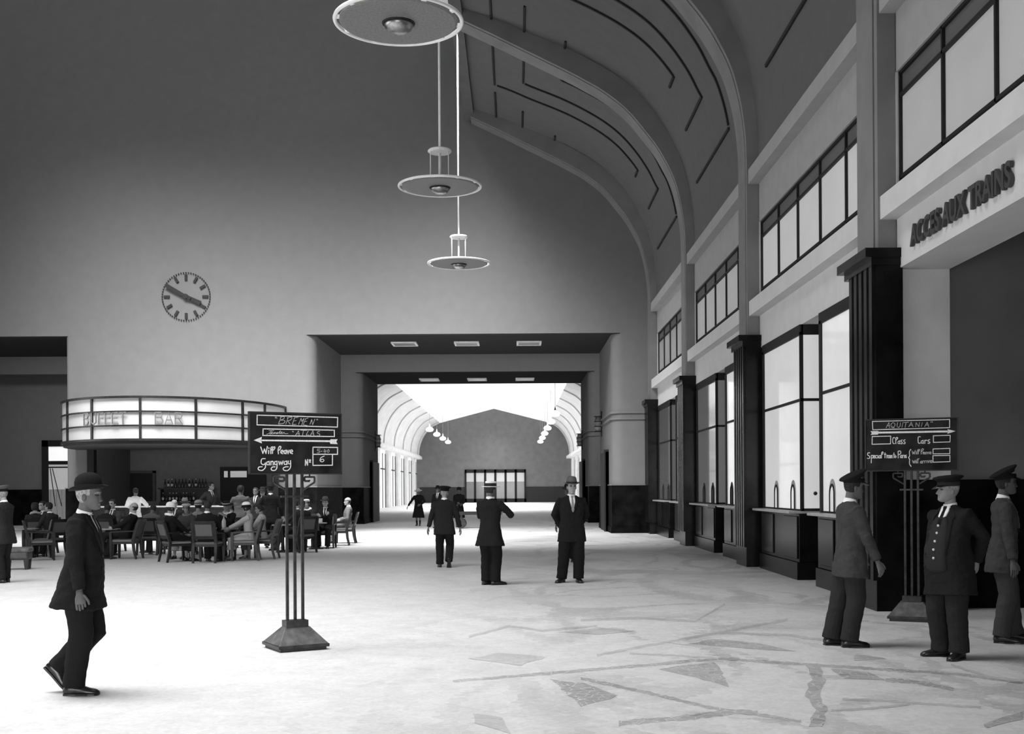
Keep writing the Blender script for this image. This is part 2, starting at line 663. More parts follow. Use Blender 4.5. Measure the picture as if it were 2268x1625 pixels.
OPL, OPR, OPH = -15.1, -8.55, 3.25     # opening of the buffet in the far wall
Y1 = WALL_Y + WALL_T
mb = MB()
jamb_block(mb, JR, 5.6, WALL_Y, Y1, 0, HEAD, True, False)
jamb_block(mb, OPR, JL, WALL_Y, Y1, 0, HEAD, False, True)
jamb_block(mb, LR, OPL, WALL_Y, Y1, 0, HEAD, True, False, 0.12)
mb.box(OPL, OPR, WALL_Y, Y1, OPH, HEAD)
jamb_block(mb, -40, LL, WALL_Y, Y1, 0, HEAD, False, True)
gable = [(5.6, HEAD), (5.6, 15.2), (-1.5, 18.25), (XC, 20.95), (mirror(-1.5), 18.25), (-40, 15.2), (-40, HEAD)]
mb.prism(gable, lambda x, z: (x, WALL_Y, z), lambda x, z: (x, Y1, z))
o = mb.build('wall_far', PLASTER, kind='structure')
auto_smooth(o, 30)

# second pair of portals beyond the cross passage
Y2, Y3, HEAD2 = 55.7, 61.8, 7.06
mb = MB()
jamb_block(mb, JR - 0.05, 14, Y2, Y3, 0, HEAD2, True, False)
jamb_block(mb, LR, JL, Y2, Y3, 0, HEAD2, True, True)
jamb_block(mb, -45, LL, Y2, Y3, 0, HEAD2, False, True)
mb.box(-45, 14, Y2, Y3, HEAD2, 16)
mb.box(LL, LR, Y2 + 1.2, Y2 + 1.5, 0, HEAD2)       # the left one is walled up
o = mb.build('wall_passage', PLASTER, kind='structure')
auto_smooth(o, 30)
mb = MB()
mb.box(-45, 14, Y1, Y2, 12, 12.3)
mb.box(13.7, 14, Y1, Y2, 0, 12)
mb.box(-45, -44.7, Y1, Y2, 0, 12)
mb.build('wall_cross_passage', PLASTER_D, kind='structure')

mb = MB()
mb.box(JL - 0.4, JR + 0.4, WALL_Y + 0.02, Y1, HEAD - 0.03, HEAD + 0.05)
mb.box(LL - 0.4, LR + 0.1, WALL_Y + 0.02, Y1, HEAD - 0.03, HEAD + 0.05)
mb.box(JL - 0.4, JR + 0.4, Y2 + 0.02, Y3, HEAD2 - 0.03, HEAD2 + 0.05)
mb.build('ceiling_portal_shade', mat('soffit', 0.03, 0.95, 0.1, 0.03, 3.0), kind='structure')  # added thin panels; their dark colour stands in for shade under the portals

# black dado along the walls of the portals
DZ = 1.7
mb = MB()
def dado(mb, x0, x1, y0, y1, z1=DZ, t=0.05):
    mb.box(x0 - t, x1 + t, y0 - t, y1 + t, 0.0, z1)
    mb.box(x0 - t - 0.03, x1 + t + 0.03, y0 - t - 0.03, y1 + t + 0.03, 0.0, 0.22)
dado(mb, JR + 0.02, 5.6, WALL_Y, Y1)
dado(mb, OPR + 0.1, JL - 0.02, WALL_Y, Y1)
dado(mb, LR + 0.02, OPL - 0.1, WALL_Y, Y1)
dado(mb, JR, 13.5, Y2, Y3)
dado(mb, LR + 0.02, JL - 0.02, Y2, Y3)
dado(mb, LL, LR, Y2 + 1.15, Y2 + 1.5)
mb.build('baseboard_far', MARBLE_D, kind='structure')
mb = MB()
for x0, x1, y0, y1 in ((JR + 0.02, 5.6, WALL_Y, Y1), (OPR + 0.1, JL - 0.02, WALL_Y, Y1), (JR, 13.5, Y2, Y3), (LR + 0.02, JL - 0.02, Y2, Y3), (LR + 0.02, OPL - 0.1, WALL_Y, Y1)):
    mb.box(x0 - 0.07, x1 + 0.07, y0 - 0.07, y1 + 0.07, DZ, DZ + 0.035)
mb.build('trim_31', mat('dado_cap', 0.16, 0.5, 0.4), kind='structure')
# double string moulding
mb = MB()
def mould(mb, xl, xr, y0, y1, lr, rr, r=0.42, zs=(4.08, 4.3)):
    for z in zs:
        jamb_block(mb, xl - 0.05, xr + 0.05, y0 - 0.05, y1 + 0.05, z - 0.035, z + 0.035, lr, rr, r)
mould(mb, JR, 5.0, WALL_Y, Y1, True, False)
mould(mb, LR, OPL - 0.25, WALL_Y, Y1, True, False, 0.15)
mould(mb, JR - 0.05, 13, Y2, Y3, True, False)
mould(mb, LR, JL, Y2, Y3, True, True)
o = mb.build('trim_32', PLASTER, kind='structure')
auto_smooth(o, 30)

# doors in the sides of the portals
def side_door(name, x, y0, y1, sgn, z=2.95):
    mb = MB()
    mb.box(min(x, x + sgn * 0.12), max(x, x + sgn * 0.12), y0, y1, 0, z)
    mb.box(min(x, x + sgn * 0.17), max(x, x + sgn * 0.17), y0, y0 + 0.35, 0, z + 0.08)
    mb.build(name, BLACK, kind='structure')
side_door('door_1', JR, 44.2, 46.9, -1)
side_door('door_2', JL, 58.3, 61.3, 1)
side_door('door_3', JR - 0.05, 58.3, 61.3, -1)

# glazed door in the closed left-hand portal
d4 = thing('door_4', 'door', 'door')
del d4['label'], d4['category']
d4['kind'] = 'structure'
yd = Y2 + 1.12
xa, xb = at(94, 1000, yd).x, at(150, 1000, yd).x
zt = at(100, 975, yd).z
mb = MB()
mb.box(xa, xa + 0.3, yd - 0.1, yd + 0.08, 0, zt)
mb.box(xa, xb, yd - 0.1, yd + 0.08, zt - 0.3, zt)
mb.box(xa, xb, yd - 0.06, yd + 0.08, 2.88, 3.05)
mb.build('door_frame', BLACK, d4)
MB().box(xa + 0.3, xb, yd - 0.02, yd + 0.06, 3.05, zt - 0.3).build('transom_pane', pane_mat('pane_transom', 0.7, 0.75), d4)
MB().box(xa + 0.3, xb, yd - 0.02, yd + 0.06, 0, 2.88).build('curtained_pane', pane_mat('pane_curtain', 0.5, 0.22), d4)
mb = MB()
for t in (0.1, 0.35):
    mb.tube([(xa + 0.34 + t * 0.4, yd - 0.04, 2.7), (xa + 0.5 + t * 1.2, yd - 0.05, 0.9)], 0.02, 6)
mb.box(xa + 0.3, xb, yd - 0.05, yd - 0.02, 2.72, 2.78)
mb.build('curtain_cord', BLACK, d4)

# right wall ---------------------------------------------------------------
WX, WT = 4.97, 0.68
mb = MB()
up = MB()
for k, p in enumerate(PIERS):
    mb.box(WX, WX + WT, p - 0.02, p + PT + 0.02, 0, 8.2)
    if k + 1 < len(PIERS):
        q = PIERS[k + 1]
        a, b = p + PT, q
        up.box(WX, WX + WT, a, b, 6.99, 8.2)
        mb.box(WX, WX + WT, a, b, 4.43, 5.38)
        if k < 2 and k > 0:
            mb.box(WX + 0.0, WX + WT, p + PT, p + PT + 0.4, 0, 4.43)
mb.box(WX, WX + WT, YB, PIERS[0], 0, 8.2)
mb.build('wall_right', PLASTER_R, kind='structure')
up.build('wall_right_upper', PLASTER_R_SHADE, kind='structure')
# projecting ledges
mb = MB()
up = MB()
for k in range(len(PIERS) - 1):
    a, b = PIERS[k] + PT, PIERS[k + 1]
    mb.box(4.76, WX + 0.02, a, b, 5.08, 5.38)
    up.box(4.76, WX + 0.02, a, b, 7.76, 8.05)
mb.build('trim_33', PLASTER_R, kind='structure')
up.build('trim_34', PLASTER_R_SHADE, kind='structure')

# clerestory windows of the right wall
EM = {1: 0.16, 2: 0.28, 3: 0.17, 4: 0.06}
for n, k in ((1, 1), (2, 2), (3, 3), (4, 4)):
    a, b = PIERS[k] + PT, PIERS[k + 1]
    w_ = thing('window_%d' % n, '', 'x')
    del w_['label'], w_['category']
    w_['kind'] = 'structure'
    mb = MB()
    x0, x1 = WX + 0.03, WX + 0.1
    for z in (5.62, 6.68):
        mb.box(x0, x1, a, b, z - 0.022, z + 0.022)
    mb.box(x0, x1, a, b, 6.95, 6.99)
    y = b - 0.04
    while y > a:
        mb.box(x0, x1, y - 0.022, y + 0.022, 5.38, 6.99)
        y -= 1.545
    mb.box(x0, x1, a, a + 0.05, 5.38, 6.99)
    mb.build('window_frame', BLACK, w_)
    MB().box(WX + 0.07, WX + 0.12, a, b, 5.62, 6.68).build('frosted_panes', pane_mat('pane_main_%d' % n, 0.32, EM[n], 0.5), w_)
    MB().box(WX + 0.07, WX + 0.12, a, b, 6.68, 6.97).build('ventilator_panes', pane_mat('pane_vent', 0.11, 0.0, 0.5), w_)
    MB().box(WX + 0.07, WX + 0.12, a, b, 5.38, 5.62).build('lower_panes', pane_mat('pane_low_%d' % n, 0.25, EM[n] * 0.12, 0.5), w_)
    MB().box(WX + 0.3, WX + 0.6, a - 0.2, b + 0.2, 5.2, 7.1).build('backing', BLACK, w_)

# pier casings: fluted black marble with cap and plinth
for k, p in enumerate(PIERS[1:]):
    mb = MB()
    y0, y1 = p - 0.15, p + PT + 0.15
    fx, bx = 4.61, WX + 0.03
    poly = [(bx, y0), (fx + 0.04, y0), (fx + 0.04, y0 + 0.04)]
    y = y0 + 0.1
    poly += [(fx, y0 + 0.04)]
    n = 5
    wv = (y1 - y0 - 0.08) / n
    for i in range(n):
        c = y0 + 0.04 + wv * i
        poly += [(fx, c + wv * 0.55), (fx + 0.035, c + wv * 0.62), (fx + 0.035, c + wv * 0.93)]
        if i < n - 1:
            poly += [(fx, c + wv)]
    poly += [(fx + 0.04, y1), (bx, y1)]
    mb.plan(poly, 0.4, 4.52)
    mb.box(fx + 0.05, bx, y0 + 0.06, y1 - 0.06, 0, 0.42)
    mb.box(fx - 0.02, bx, y0 - 0.02, y1 + 0.02, 4.46, 4.56)
    mb.box(fx - 0.1, bx, y0 - 0.04, y1 + 0.1, 4.56, 4.68)
    mb.build('trim_%d' % (40 + k), MARBLE, kind='structure')

# the way to the trains: soffit and end wall of the opening in the first bay
mb = MB()
mb.box(WX + WT, 14, 15.85, 16.2, 0, 7)            # wall across the passage, facing the camera
mb.box(13.5, 14, YB, 15.85, 0, 7)
mb.box(WX + WT, 14, YB, 15.85, 6.4, 6.7)
mb.build('wall_train_passage', mat('plaster_passage', 0.2, 0.95, 0.1, 0.05, 1.5), kind='structure')
mb = MB()
mb.box(WX + 0.01, WX + WT, 15.49, 15.56, 0, 1.7)
mb.box(WX + WT, 13.5, 15.8, 15.86, 0, 1.7)
mb.build('baseboard_right', MARBLE_D, kind='structure')

# left and near walls, outside the frame
mb = MB()
mb.box(mirror(WX) - 0.7, mirror(WX), YB, WALL_Y, 0, 15)
mb.box(-45, 14, YB - 0.4, YB, 0, 21)
mb.build('wall_left', PLASTER, kind='structure')

# far hall -----------------------------------------------------------------
FX0, FX1, FYE = -11.1, 6.2, 138.0
FXC = (FX0 + FX1) / 2
mb = MB()
mb.prism([(-14, 0), (-14, 14), (9.5, 14), (9.5, 0)], lambda x, z: (x, FYE, z), lambda x, z: (x, FYE + 0.5, z))
mb.build('wall_end', mat('plaster_end', 0.17, 0.95, 0.1, 0.05, 1.5), kind='structure')
side_prof = [(FX1, 5.0), (FX1 - 0.02, 5.7), (FX1 - 0.12, 6.5), (FX1 - 0.4, 7.3), (FX1 - 0.85, 8.05), (FX1 - 1.5, 8.7), (FX1 - 2.45, 9.2)]
SPF = fine(side_prof)
mb = MB()
for g in ((lambda x: x), (lambda x: 2 * FXC - x)):
    poly = SPF + [(x + 0.2, z + 0.2) for x, z in SPF[::-1]]
    mb.prism(poly, lambda x, z: (g(x), Y3, z), lambda x, z: (g(x), FYE, z))
    mb.prism([(FX1 - 0.35, 5.0), (FX1 + 0.3, 5.0), (FX1 + 0.3, 5.5), (FX1, 5.55), (FX1 - 0.35, 5.3)], lambda x, z: (g(x), Y3, z), lambda x, z: (g(x), FYE, z))
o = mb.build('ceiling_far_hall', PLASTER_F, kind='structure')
auto_smooth(o, 30)
mb = MB()
for i in range(9):
    y = 66 + i * 8.6
    for g in ((lambda x: x), (lambda x: 2 * FXC - x)):
        rings = []
        for j, (x, z) in enumerate(SPF):
            a, b = SPF[max(j - 1, 0)], SPF[min(j + 1, len(SPF) - 1)]
            d = Vector((b[0] - a[0], b[1] - a[1])).normalized()
            nn = Vector((-d.y, d.x))
            rings.append([(g(x - nn.x * .05), y, z - nn.y * .05), (g(x - nn.x * .05), y + .16, z - nn.y * .05), (g(x + nn.x * .1), y + .16, z + nn.y * .1), (g(x + nn.x * .1), y, z + nn.y * .1)])
        mb.loft(rings)
o = mb.build('trim_50', mat('far_rib', 0.5, 0.9, 0.1), kind='structure')
mb = MB()
for g in ((lambda x: x), (lambda x: 2 * FXC - x)):
    mb.prism([(FX1 - 2.45, 9.2), (FXC, 10.8), (FXC, 10.9), (FX1 - 2.45, 9.3)], lambda x, z: (g(x), 84, z), lambda x, z: (g(x), FYE, z))
mc = MB()
for g in ((lambda x: x), (lambda x: 2 * FXC - x)):
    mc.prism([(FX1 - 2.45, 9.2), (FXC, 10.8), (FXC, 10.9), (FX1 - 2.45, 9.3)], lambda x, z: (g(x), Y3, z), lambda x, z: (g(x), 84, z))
mc.build('ceiling_far_hall_blind', PLASTER_D, kind='structure')  # opaque roof added out of view to keep the passage floor darker
mb.build('window_10', mat('far_skylight', 0.8, 0.5, 0.3, 0.02, 2.0, emit=0.6), kind='structure')
# side walls of the far hall: piers and tall glazed openings
mb = MB()
for xs in (FX0, FX1):
    s = 1 if xs == FX0 else -1
    xo = xs - s * 0.7
    y = Y3
    while y < FYE - 2:
        mb.box(min(xs, xo), max(xs, xo), y, y + 2.2, 0, 5.2)
        y += 8.6
    mb.box(min(xo, xo - s * .2), max(xo, xo - s * .2), Y3, FYE, 0, 5.3)
mb.build('wall_far_hall', PLASTER_F, kind='structure')
n = 11
for xs in (FX0, FX1):
    s = 1 if xs == FX0 else -1
    y = Y3 + 2.2
    while y < FYE - 4:
        if y > (88 if s == 1 else 100):
            wd = thing('window_%d' % n, '', 'x')
            del wd['label'], wd['category']
            wd['kind'] = 'structure'
            xm = xs - s * 0.35
            mb = MB()
            for q in (0, 0.33, 0.66, 1.0):
                yy = y + 0.1 + q * 6.2
                mb.box(xm - 0.06, xm + 0.08, yy - 0.09, yy + 0.09, 0, 4.7)
            mb.box(xm - 0.06, xm + 0.08, y, y + 6.4, 3.3, 3.42)
            mb.build('window_frame', mat('far_frame', 0.06, 0.6, 0.3), wd)
            MB().box(xm - 0.03, xm + 0.03, y, y + 6.4, 0, 5.0).build('panes', pane_mat('far_pane', 0.6, 0.62, 0.4), wd)
            n += 1
        y += 8.6
mb = MB()
mb.box(FX0, FX1, FYE - 0.06, FYE + 0.05, 0, 1.8)
mb.build('baseboard_end', mat('end_dado', 0.022, 0.6, 0.3), kind='structure')
d5 = thing('door_5', '', 'x')
del d5['label'], d5['category']
d5['kind'] = 'structure'
dx0, dx1, dzt = -5.85, 1.2, 3.8
mb = MB()
mb.box(dx0, dx1, FYE - 0.16, FYE - 0.02, dzt - 0.38, dzt)
mb.box(dx0, dx1, FYE - 0.16, FYE - 0.02, 0, 0.45)
for i in range(7):
    x = dx0 + (dx1 - dx0) * i / 6
    wq = 0.2 if i in (0, 6) else 0.13
    mb.box(max(dx0, x - wq), min(dx1, x + wq), FYE - 0.16, FYE - 0.02, 0, dzt)
mb.build('door_frame', mat('end_door', 0.008, 0.6, 0.3), d5)
MB().box(dx0, dx1, FYE - 0.1, FYE - 0.07, 0.45, 2.4).build('lower_panes', pane_mat('end_pane_low', 0.12, 0.05), d5)
MB().box(dx0, dx1, FYE - 0.1, FYE - 0.07, 2.4, dzt - 0.38).build('upper_panes', pane_mat('end_pane_up', 0.3, 0.2), d5)

# ------------------------------------------------------------------ ticket booths along the right wall
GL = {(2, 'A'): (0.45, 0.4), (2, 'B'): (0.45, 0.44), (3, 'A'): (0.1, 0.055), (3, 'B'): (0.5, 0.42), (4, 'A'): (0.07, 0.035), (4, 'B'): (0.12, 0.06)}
BOOTH_LABEL = {
    (2, 'A'): 'bright glazed ticket booth with two arched hatches, nearest of the booths seen whole',
    (2, 'B'): 'bright glazed ticket booth half hidden by the officer and the big black pier',
    (3, 'A'): 'grey glazed ticket booth with two dark hatches between the second and third black piers',
    (3, 'B'): 'ticket booth showing only a bright strip of glass left of the second black pier',
    (4, 'A'): 'dim glazed ticket booth farthest down the hall beside the last pier',
    (4, 'B'): 'dim ticket booth squeezed against the third black pier, next to the farthest booth',
}
HALO = mat('hatch_halo', 0.35, 0.6, 0.3)


def booth(k, side):
    q = PIERS[k + 1]
    if side == 'A':
        ya, yb = q - 3.54, q - 0.36
    else:
        ya, yb = PIERS[k] + PT + 0.2, q - 4.83
    g, e = GL[(k, side)]
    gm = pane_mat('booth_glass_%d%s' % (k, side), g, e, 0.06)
    L_ = yb - ya
    t = thing('ticket_booth', BOOTH_LABEL[(k, side)], 'ticket booth', (WX, ya, 0), 0, 'ticket booths along the right wall')
    D = 0.55
    mb = MB()
    mb.box(-0.06, D, 0, L_, 0.3, 1.15)
    for f in (0.02, L_ * 0.62):
        mb.box(-0.085, -0.06, f + 0.05, f + L_ * 0.34, 0.36, 1.1)
    bevel(mb.build('counter_base', MARBLE, t), 0.008, 1)
    MB().box(-0.1, D, -0.02, L_, 0, 0.3).build('plinth', MARBLE, t)
    bevel(MB().box(-0.24, D, 0.0, L_, 1.15, 1.195).build('counter_top', mat('counter_stone', 0.4, 0.3, 0.5), t), 0.006, 1)
    fr = MB()
    fr.box(-0.03, 0.03, 0, L_, 4.25, 4.43)
    fr.box(-0.02, 0.03, 0, L_, 3.1, 3.15)
    fr.box(-0.02, 0.03, 0, L_, 1.195, 1.225)
    for y in (0.025, L_ - 0.1):
        fr.box(-0.03, 0.03, y - 0.025, y + (0.025 if y < 1 else 0.1), 1.195, 4.3)
    fr.box(0.0, D, 0.0, 0.04, 4.25, 4.43)
    fr.box(0.0, D, 0.0, 0.03, 3.1, 3.15)
    fr.box(0.0, D, 0.0, 0.03, 1.195, 1.24)
    fr.build('screen_frame', BLACK, t)
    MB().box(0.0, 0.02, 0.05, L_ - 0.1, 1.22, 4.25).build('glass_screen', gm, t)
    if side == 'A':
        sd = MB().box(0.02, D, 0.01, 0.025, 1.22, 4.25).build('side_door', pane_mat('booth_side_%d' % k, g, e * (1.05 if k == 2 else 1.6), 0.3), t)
        m2 = MB()
        m2.box(0.3, 0.325, -0.01, 0.01, 1.22, 3.1)
        m2.build('door_stile', BLACK, sd)
        m3 = MB()
        m3.lathe([(0.0, 0.0), (0.03, 0.005), (0.035, 0.03), (0.015, 0.045), (0.012, 0.06)], n=12, M=Matrix.Translation((0.22, -0.05, 1.5)) @ Matrix.Rotation(-PI / 2, 4, 'X'))
        m3.build('door_knob', IRON, sd, smooth=True)
    MB().box(0.04, D, 0.04, L_, 4.0, 4.05).build('inner_ceiling', PLASTER_D, t)
    for hy in ((L_ * 0.21, L_ * 0.64) if side == 'A' else (L_ * 0.3, L_ * 0.75)):
        pts = [(-0.012, hy - 0.13, 1.22)] + [(-0.012, hy - 0.13 * math.cos(R(a)), 1.5 + 0.15 * math.sin(R(a))) for a in range(0, 181, 20)] + [(-0.012, hy + 0.13, 1.22)]
        h = MB().tube(pts, 0.014, 6).build('hatch', BLACK, t)
        pts2 = [(0, hy - 0.19, 1.22)] + [(0, hy - 0.19 * math.cos(R(a)), 1.52 + 0.22 * math.sin(R(a))) for a in range(0, 181, 20)] + [(0, hy + 0.19, 1.22)]
        MB().prism([(p[1], p[2]) for p in pts2], lambda y, z: (-0.006, y, z), lambda y, z: (0.004, y, z)).build('hatch_plate', HALO if k == 2 else BLACK, h)
        pts3 = [(0, hy - 0.11, 1.22)] + [(0, hy - 0.11 * math.cos(R(a)), 1.48 + 0.13 * math.sin(R(a))) for a in range(0, 181, 20)] + [(0, hy + 0.11, 1.22)]
        MB().prism([(p[1], p[2]) for p in pts3], lambda y, z: (-0.01, y, z), lambda y, z: (0.004, y, z)).build('hatch_opening', gm if k == 2 else mat('hatch_inside', 0.06, 0.8), h)
    return t


for k in (2, 3, 4):
    booth(k, 'A')
    booth(k, 'B')
# rear wall behind the booths
mb = MB()
for k in (2, 3, 4):
    mb.box(WX + 0.56, WX + 0.64, PIERS[k] + PT, PIERS[k + 1], 0, 4.43)
mb.build('wall_booth_rear', mat('booth_rear', 0.06, 0.9, 0.1), kind='structure')


# ------------------------------------------------------------------ lettering
def text_mesh(body, height, depth, bold=0.0, width=None):
    cu = bpy.data.curves.new('txt', 'FONT')
    cu.body = body
    cu.size = height / 0.69
    cu.extrude = depth / 2
    cu.offset = bold
    cu.resolution_u = 4
    o = bpy.data.objects.new('txt', cu)
    COL.objects.link(o)
    dg = bpy.context.evaluated_depsgraph_get()
    me = bpy.data.meshes.new_from_object(o.evaluated_get(dg))
    bpy.data.objects.remove(o)
    bpy.data.curves.remove(cu)
    xs = [v.co.x for v in me.vertices]
    x0, x1 = min(xs), max(xs)
    sc = (width / (x1 - x0)) if width else 1.0
    for v in me.vertices:
        v.co.x = (v.co.x - x0) * sc
    return me


me = text_mesh('ACCES AUX TRAINS', 0.245, 0.04, 0.009, 3.02)
M = Matrix(((0, 0, -1, WX - 0.03), (-1, 0, 0, 14.88), (0, 1, 0, 4.6), (0, 0, 0, 1)))
me.transform(M)
lo = new_obj('sign_lettering', me, mat('bronze_letters', 0.05, 0.5, 0.4))
tag(lo, 'raised dark letters reading ACCES AUX TRAINS on the beam at upper right', 'lettering')

# ------------------------------------------------------------------ clock on the far wall
cx, cz = at(412.5, 657, WALL_Y).x, at(412.5, 657, WALL_Y).z
ck = thing('wall_clock', 'large frameless wall clock of dark bars and hands on the pale far wall', 'clock', (cx, WALL_Y, cz))
DARK = mat('clock_black', 0.02, 0.6, 0.3)
hm0 = MB().box(-0.045, 0.045, -0.05, 0.01, 0.58, 0.79).mesh('hour_mark')
md0 = MB().box(-0.018, 0.018, -0.05, 0.01, 0.83, 0.87).mesh('minute_dot')
hm0.materials.append(DARK)
md0.materials.append(DARK)
for h in range(60):
    if h % 5 == 0:
        new_obj('hour_mark', hm0, None, ck).rotation_euler = (0, h * PI / 30, 0)
    new_obj('minute_dot', md0, None, ck).rotation_euler = (0, h * PI / 30, 0)
def hand(name, ang, r0, r1, w0, w1, y):
    poly = [(-w0, r0), (w0, r0), (w1, r1), (-w1, r1)]
    M = Matrix.Rotation(R(ang), 4, 'Y')
    MB().prism(poly, lambda x, z: M @ Vector((x, y, z)), lambda x, z: M @ Vector((x, y - 0.03, z))).build(name, DARK, ck)
hand('minute_hand', 300, -0.2, 0.82, 0.05, 0.07, -0.1)
hand('hour_hand', 115, -0.18, 0.58, 0.06, 0.08, -0.06)
MB().lathe([(0.09, 0), (0.09, 0.14)], n=20, M=Matrix.Rotation(PI / 2, 4, 'X')).build('hub', DARK, ck)

# ------------------------------------------------------------------ chandeliers under the lantern beam
CH = [('white disc chandelier with metal bowl, nearest and largest, cut by the top edge', 16.45, 8.02),
      ('white disc chandelier with cage rods, middle one of the three hanging in line', 25.45, 8.02),
      ('small white disc chandelier, farthest and lowest in the picture of the three', 33.95, 7.98)]


def chandelier(label, y, z):
    t = thing('disc_chandelier', label, 'chandelier', (-1.57, y, z), 0, 'disc chandeliers along the hall')
    MB().lathe([(0.0, 0.0), (0.78, 0.0), (0.81, 0.015), (0.81, 0.045), (0.78, 0.06), (0.0, 0.06)], n=64, cap=False).build('light_disc', DISC, t, smooth=False)
    MB().torus((0, 0, 0.03), 0.87, 0.028, 72, 8).build('rim', WHITE, t, smooth=True)
    for i in range(10):
        a = 2 * PI * i / 10 + 0.2
        MB().box(0.79, 0.87, -0.035, 0.035, 0.015, 0.05, Matrix.Rotation(a, 4, 'Z')).build('rim_clip', WHITE, t)
    MB().lathe([(0.205, 0.0), (0.2, -0.04), (0.17, -0.09), (0.11, -0.125), (0.05, -0.138), (0.0, -0.14)], n=40).build('bowl', METAL, t, smooth=True)
    MB().torus((0, 0, -0.002), 0.212, 0.016, 48, 8).build('bowl_ring', BLACK, t, smooth=True)
    MB().lathe([(0.0, 0.74), (0.23, 0.74), (0.255, 0.765), (0.255, 0.785), (0.23, 0.81), (0.0, 0.81)], n=40, cap=False).build('upper_disc', WHITE, t)
    for i in range(3):
        a = R(90 + 120 * i)
        MB().tube([(0.22 * math.cos(a), 0.22 * math.sin(a), 0.05), (0.22 * math.cos(a), 0.22 * math.sin(a), 0.75)], 0.012, 8).build('cage_rod', WHITE, t, smooth=True)
    MB().tube([(0, 0, 0.05), (0, 0, 0.75)], 0.03, 10).build('inner_tube', WHITE, t, smooth=True)
    MB().tube([(0, 0, 0.8), (0, 0, 14.72 - z)], 0.026, 10).build('suspension_rod', WHITE, t, smooth=True)


for c in CH:
    chandelier(*c)

# ------------------------------------------------------------------ lights in the portal soffits
for (zz, yy, dy, xs, nm) in ((HEAD - 0.03, 45.1, 0.55, ((-4.62, -3.68), (-2.27, -1.34), (0.07, 1.0)), 'near portal'), (HEAD2 - 0.03, 59.2, 0.6, ((-4.7, -3.76), (-2.34, -1.4), (0.03, 0.95)), 'second portal')):
    for (x0, x1), pos in zip(xs, ('left', 'middle', 'right')):
        t = thing('ceiling_light', 'rectangular ceiling light, %s of three in the dark soffit of the %s' % (pos, nm), 'ceiling light', ((x0 + x1) / 2, yy, zz), 0, 'ceiling lights in the portals')
        hw = (x1 - x0) / 2
        mb = MB()
        mb.box(-hw, hw, -dy, -dy + 0.06, -0.05, 0.0)
        mb.box(-hw, hw, dy - 0.06, dy, -0.05, 0.0)
        mb.box(-hw, -hw + 0.07, -dy, dy, -0.05, 0.0)
        mb.box(hw - 0.07, hw, -dy, dy, -0.05, 0.0)
        mb.build('frame', mat('light_frame', 0.6, 0.6, emit=0.12), t)
        MB().box(-hw + 0.07, hw - 0.07, -dy + 0.06, dy - 0.06, -0.03, 0.0).build('glass', (mat('light_glass', 0.06, 0.3) if nm[0] == 'n' else mat('light_glass_white', 0.5, 0.3, emit=0.08)), t)

# wall lamps on the jambs of the portals
for x, y, z, s, lab in ((JR, 47.6, 4.15, -1, 'dark finned wall lamp on the right jamb of the near portal'), (JL, 60.6, 4.05, 1, 'dark finned wall lamp on the left jamb of the second portal'), (JR - 0.05, 60.6, 4.05, -1, 'dark finned wall lamp on the right jamb of the second portal')):
    t = thing('wall_lamp', lab, 'wall lamp', (x, y, z), 0 if s > 0 else PI, 'wall lamps in the portals')
    mb = MB()
    mb.box(0, 0.05, -0.12, 0.12, -0.5, 0.5)
    mb.build('back_plate', BLACK, t)
    MB().lathe([(0.1, -0.32), (0.14, -0.15), (0.15, 0.1), (0.1, 0.32)], (0.14, 0, 0), 16).build('lamp_shade', mat('opal', 0.22, 0.4), t, smooth=True)
    mb = MB()
    for dz in (-0.3, -0.1, 0.1, 0.3):
        mb.lathe([(0.17, dz - 0.015), (0.17, dz + 0.015)], (0.14, 0, 0), 16)
    mb.build('fin_rings', BLACK, t)

# globe pendants in the far hall
OPAL = mat('opal_lit', 0.8, 0.4, 0.3, 0.02, emit=0.85)


def pendant(x, y, label, dark=False):
    t = thing('globe_pendant', label, 'pendant lamp', (x, y, 6.9), 0, 'globe pendants in the far hall')
    MB().lathe([(0.05, 0.3), (0.1, 0.24), (0.22, 0.2), (0.33, 0.1), (0.36, 0.0), (0.3, -0.12), (0.16, -0.19), (0.0, -0.2)], n=24).build('globe', OPAL, t, smooth=True)
    MB().lathe([(0.02, 0.55), (0.04, 0.42), (0.08, 0.28)], n=12).build('neck', BLACK if dark else OPAL, t, smooth=True)
    MB().tube([(0, 0, 0.5), (0, 0, 2.55)], 0.015, 6).build('rod', BLACK if dark else mat('pale_rod', 0.4), t)


ORD = ['nearest', 'second', 'third', 'fourth', 'fifth', 'farthest']
for i in range(6):
    pendant(2.85, 85.4 + 10.15 * i, 'white globe pendant, %s of the right-hand row in the far hall' % ORD[i], i == 0)
for i in range(4):
    pendant(-7.65, 106.9 + 9.7 * i, 'white globe pendant, %s of the left-hand row in the far hall' % (['nearest', 'second', 'third', 'farthest'][i]))

# ------------------------------------------------------------------ buffet: curved canopy, recess, bar
EA, EB, ECX, ECY = 3.7, 5.4, -11.9, WALL_Y


def ell(th, off=0.0):
    x, y = -math.cos(th) * EA, -math.sin(th) * EB
    n = Vector((-math.cos(th) / EA, -math.sin(th) / EB, 0)).normalized()
    return Vector((ECX + x, ECY + y, 0)) + n * off


cp = thing('buffet_canopy', 'curved canopy of white glass panels lettered BUFFET BAR on the far wall', 'canopy', (0, 0, 0))
NA = 48
TH = [PI * i / NA for i in range(NA + 1)]


def band(o0, o1, z0, z1, th=TH):
    mb = MB()
    rings = []
    for t in th:
        a, b = ell(t, o0), ell(t, o1)
        rings.append([(a.x, a.y, z0), (b.x, b.y, z0), (b.x, b.y, z1), (a.x, a.y, z1)])
    mb.loft(rings)
    return mb


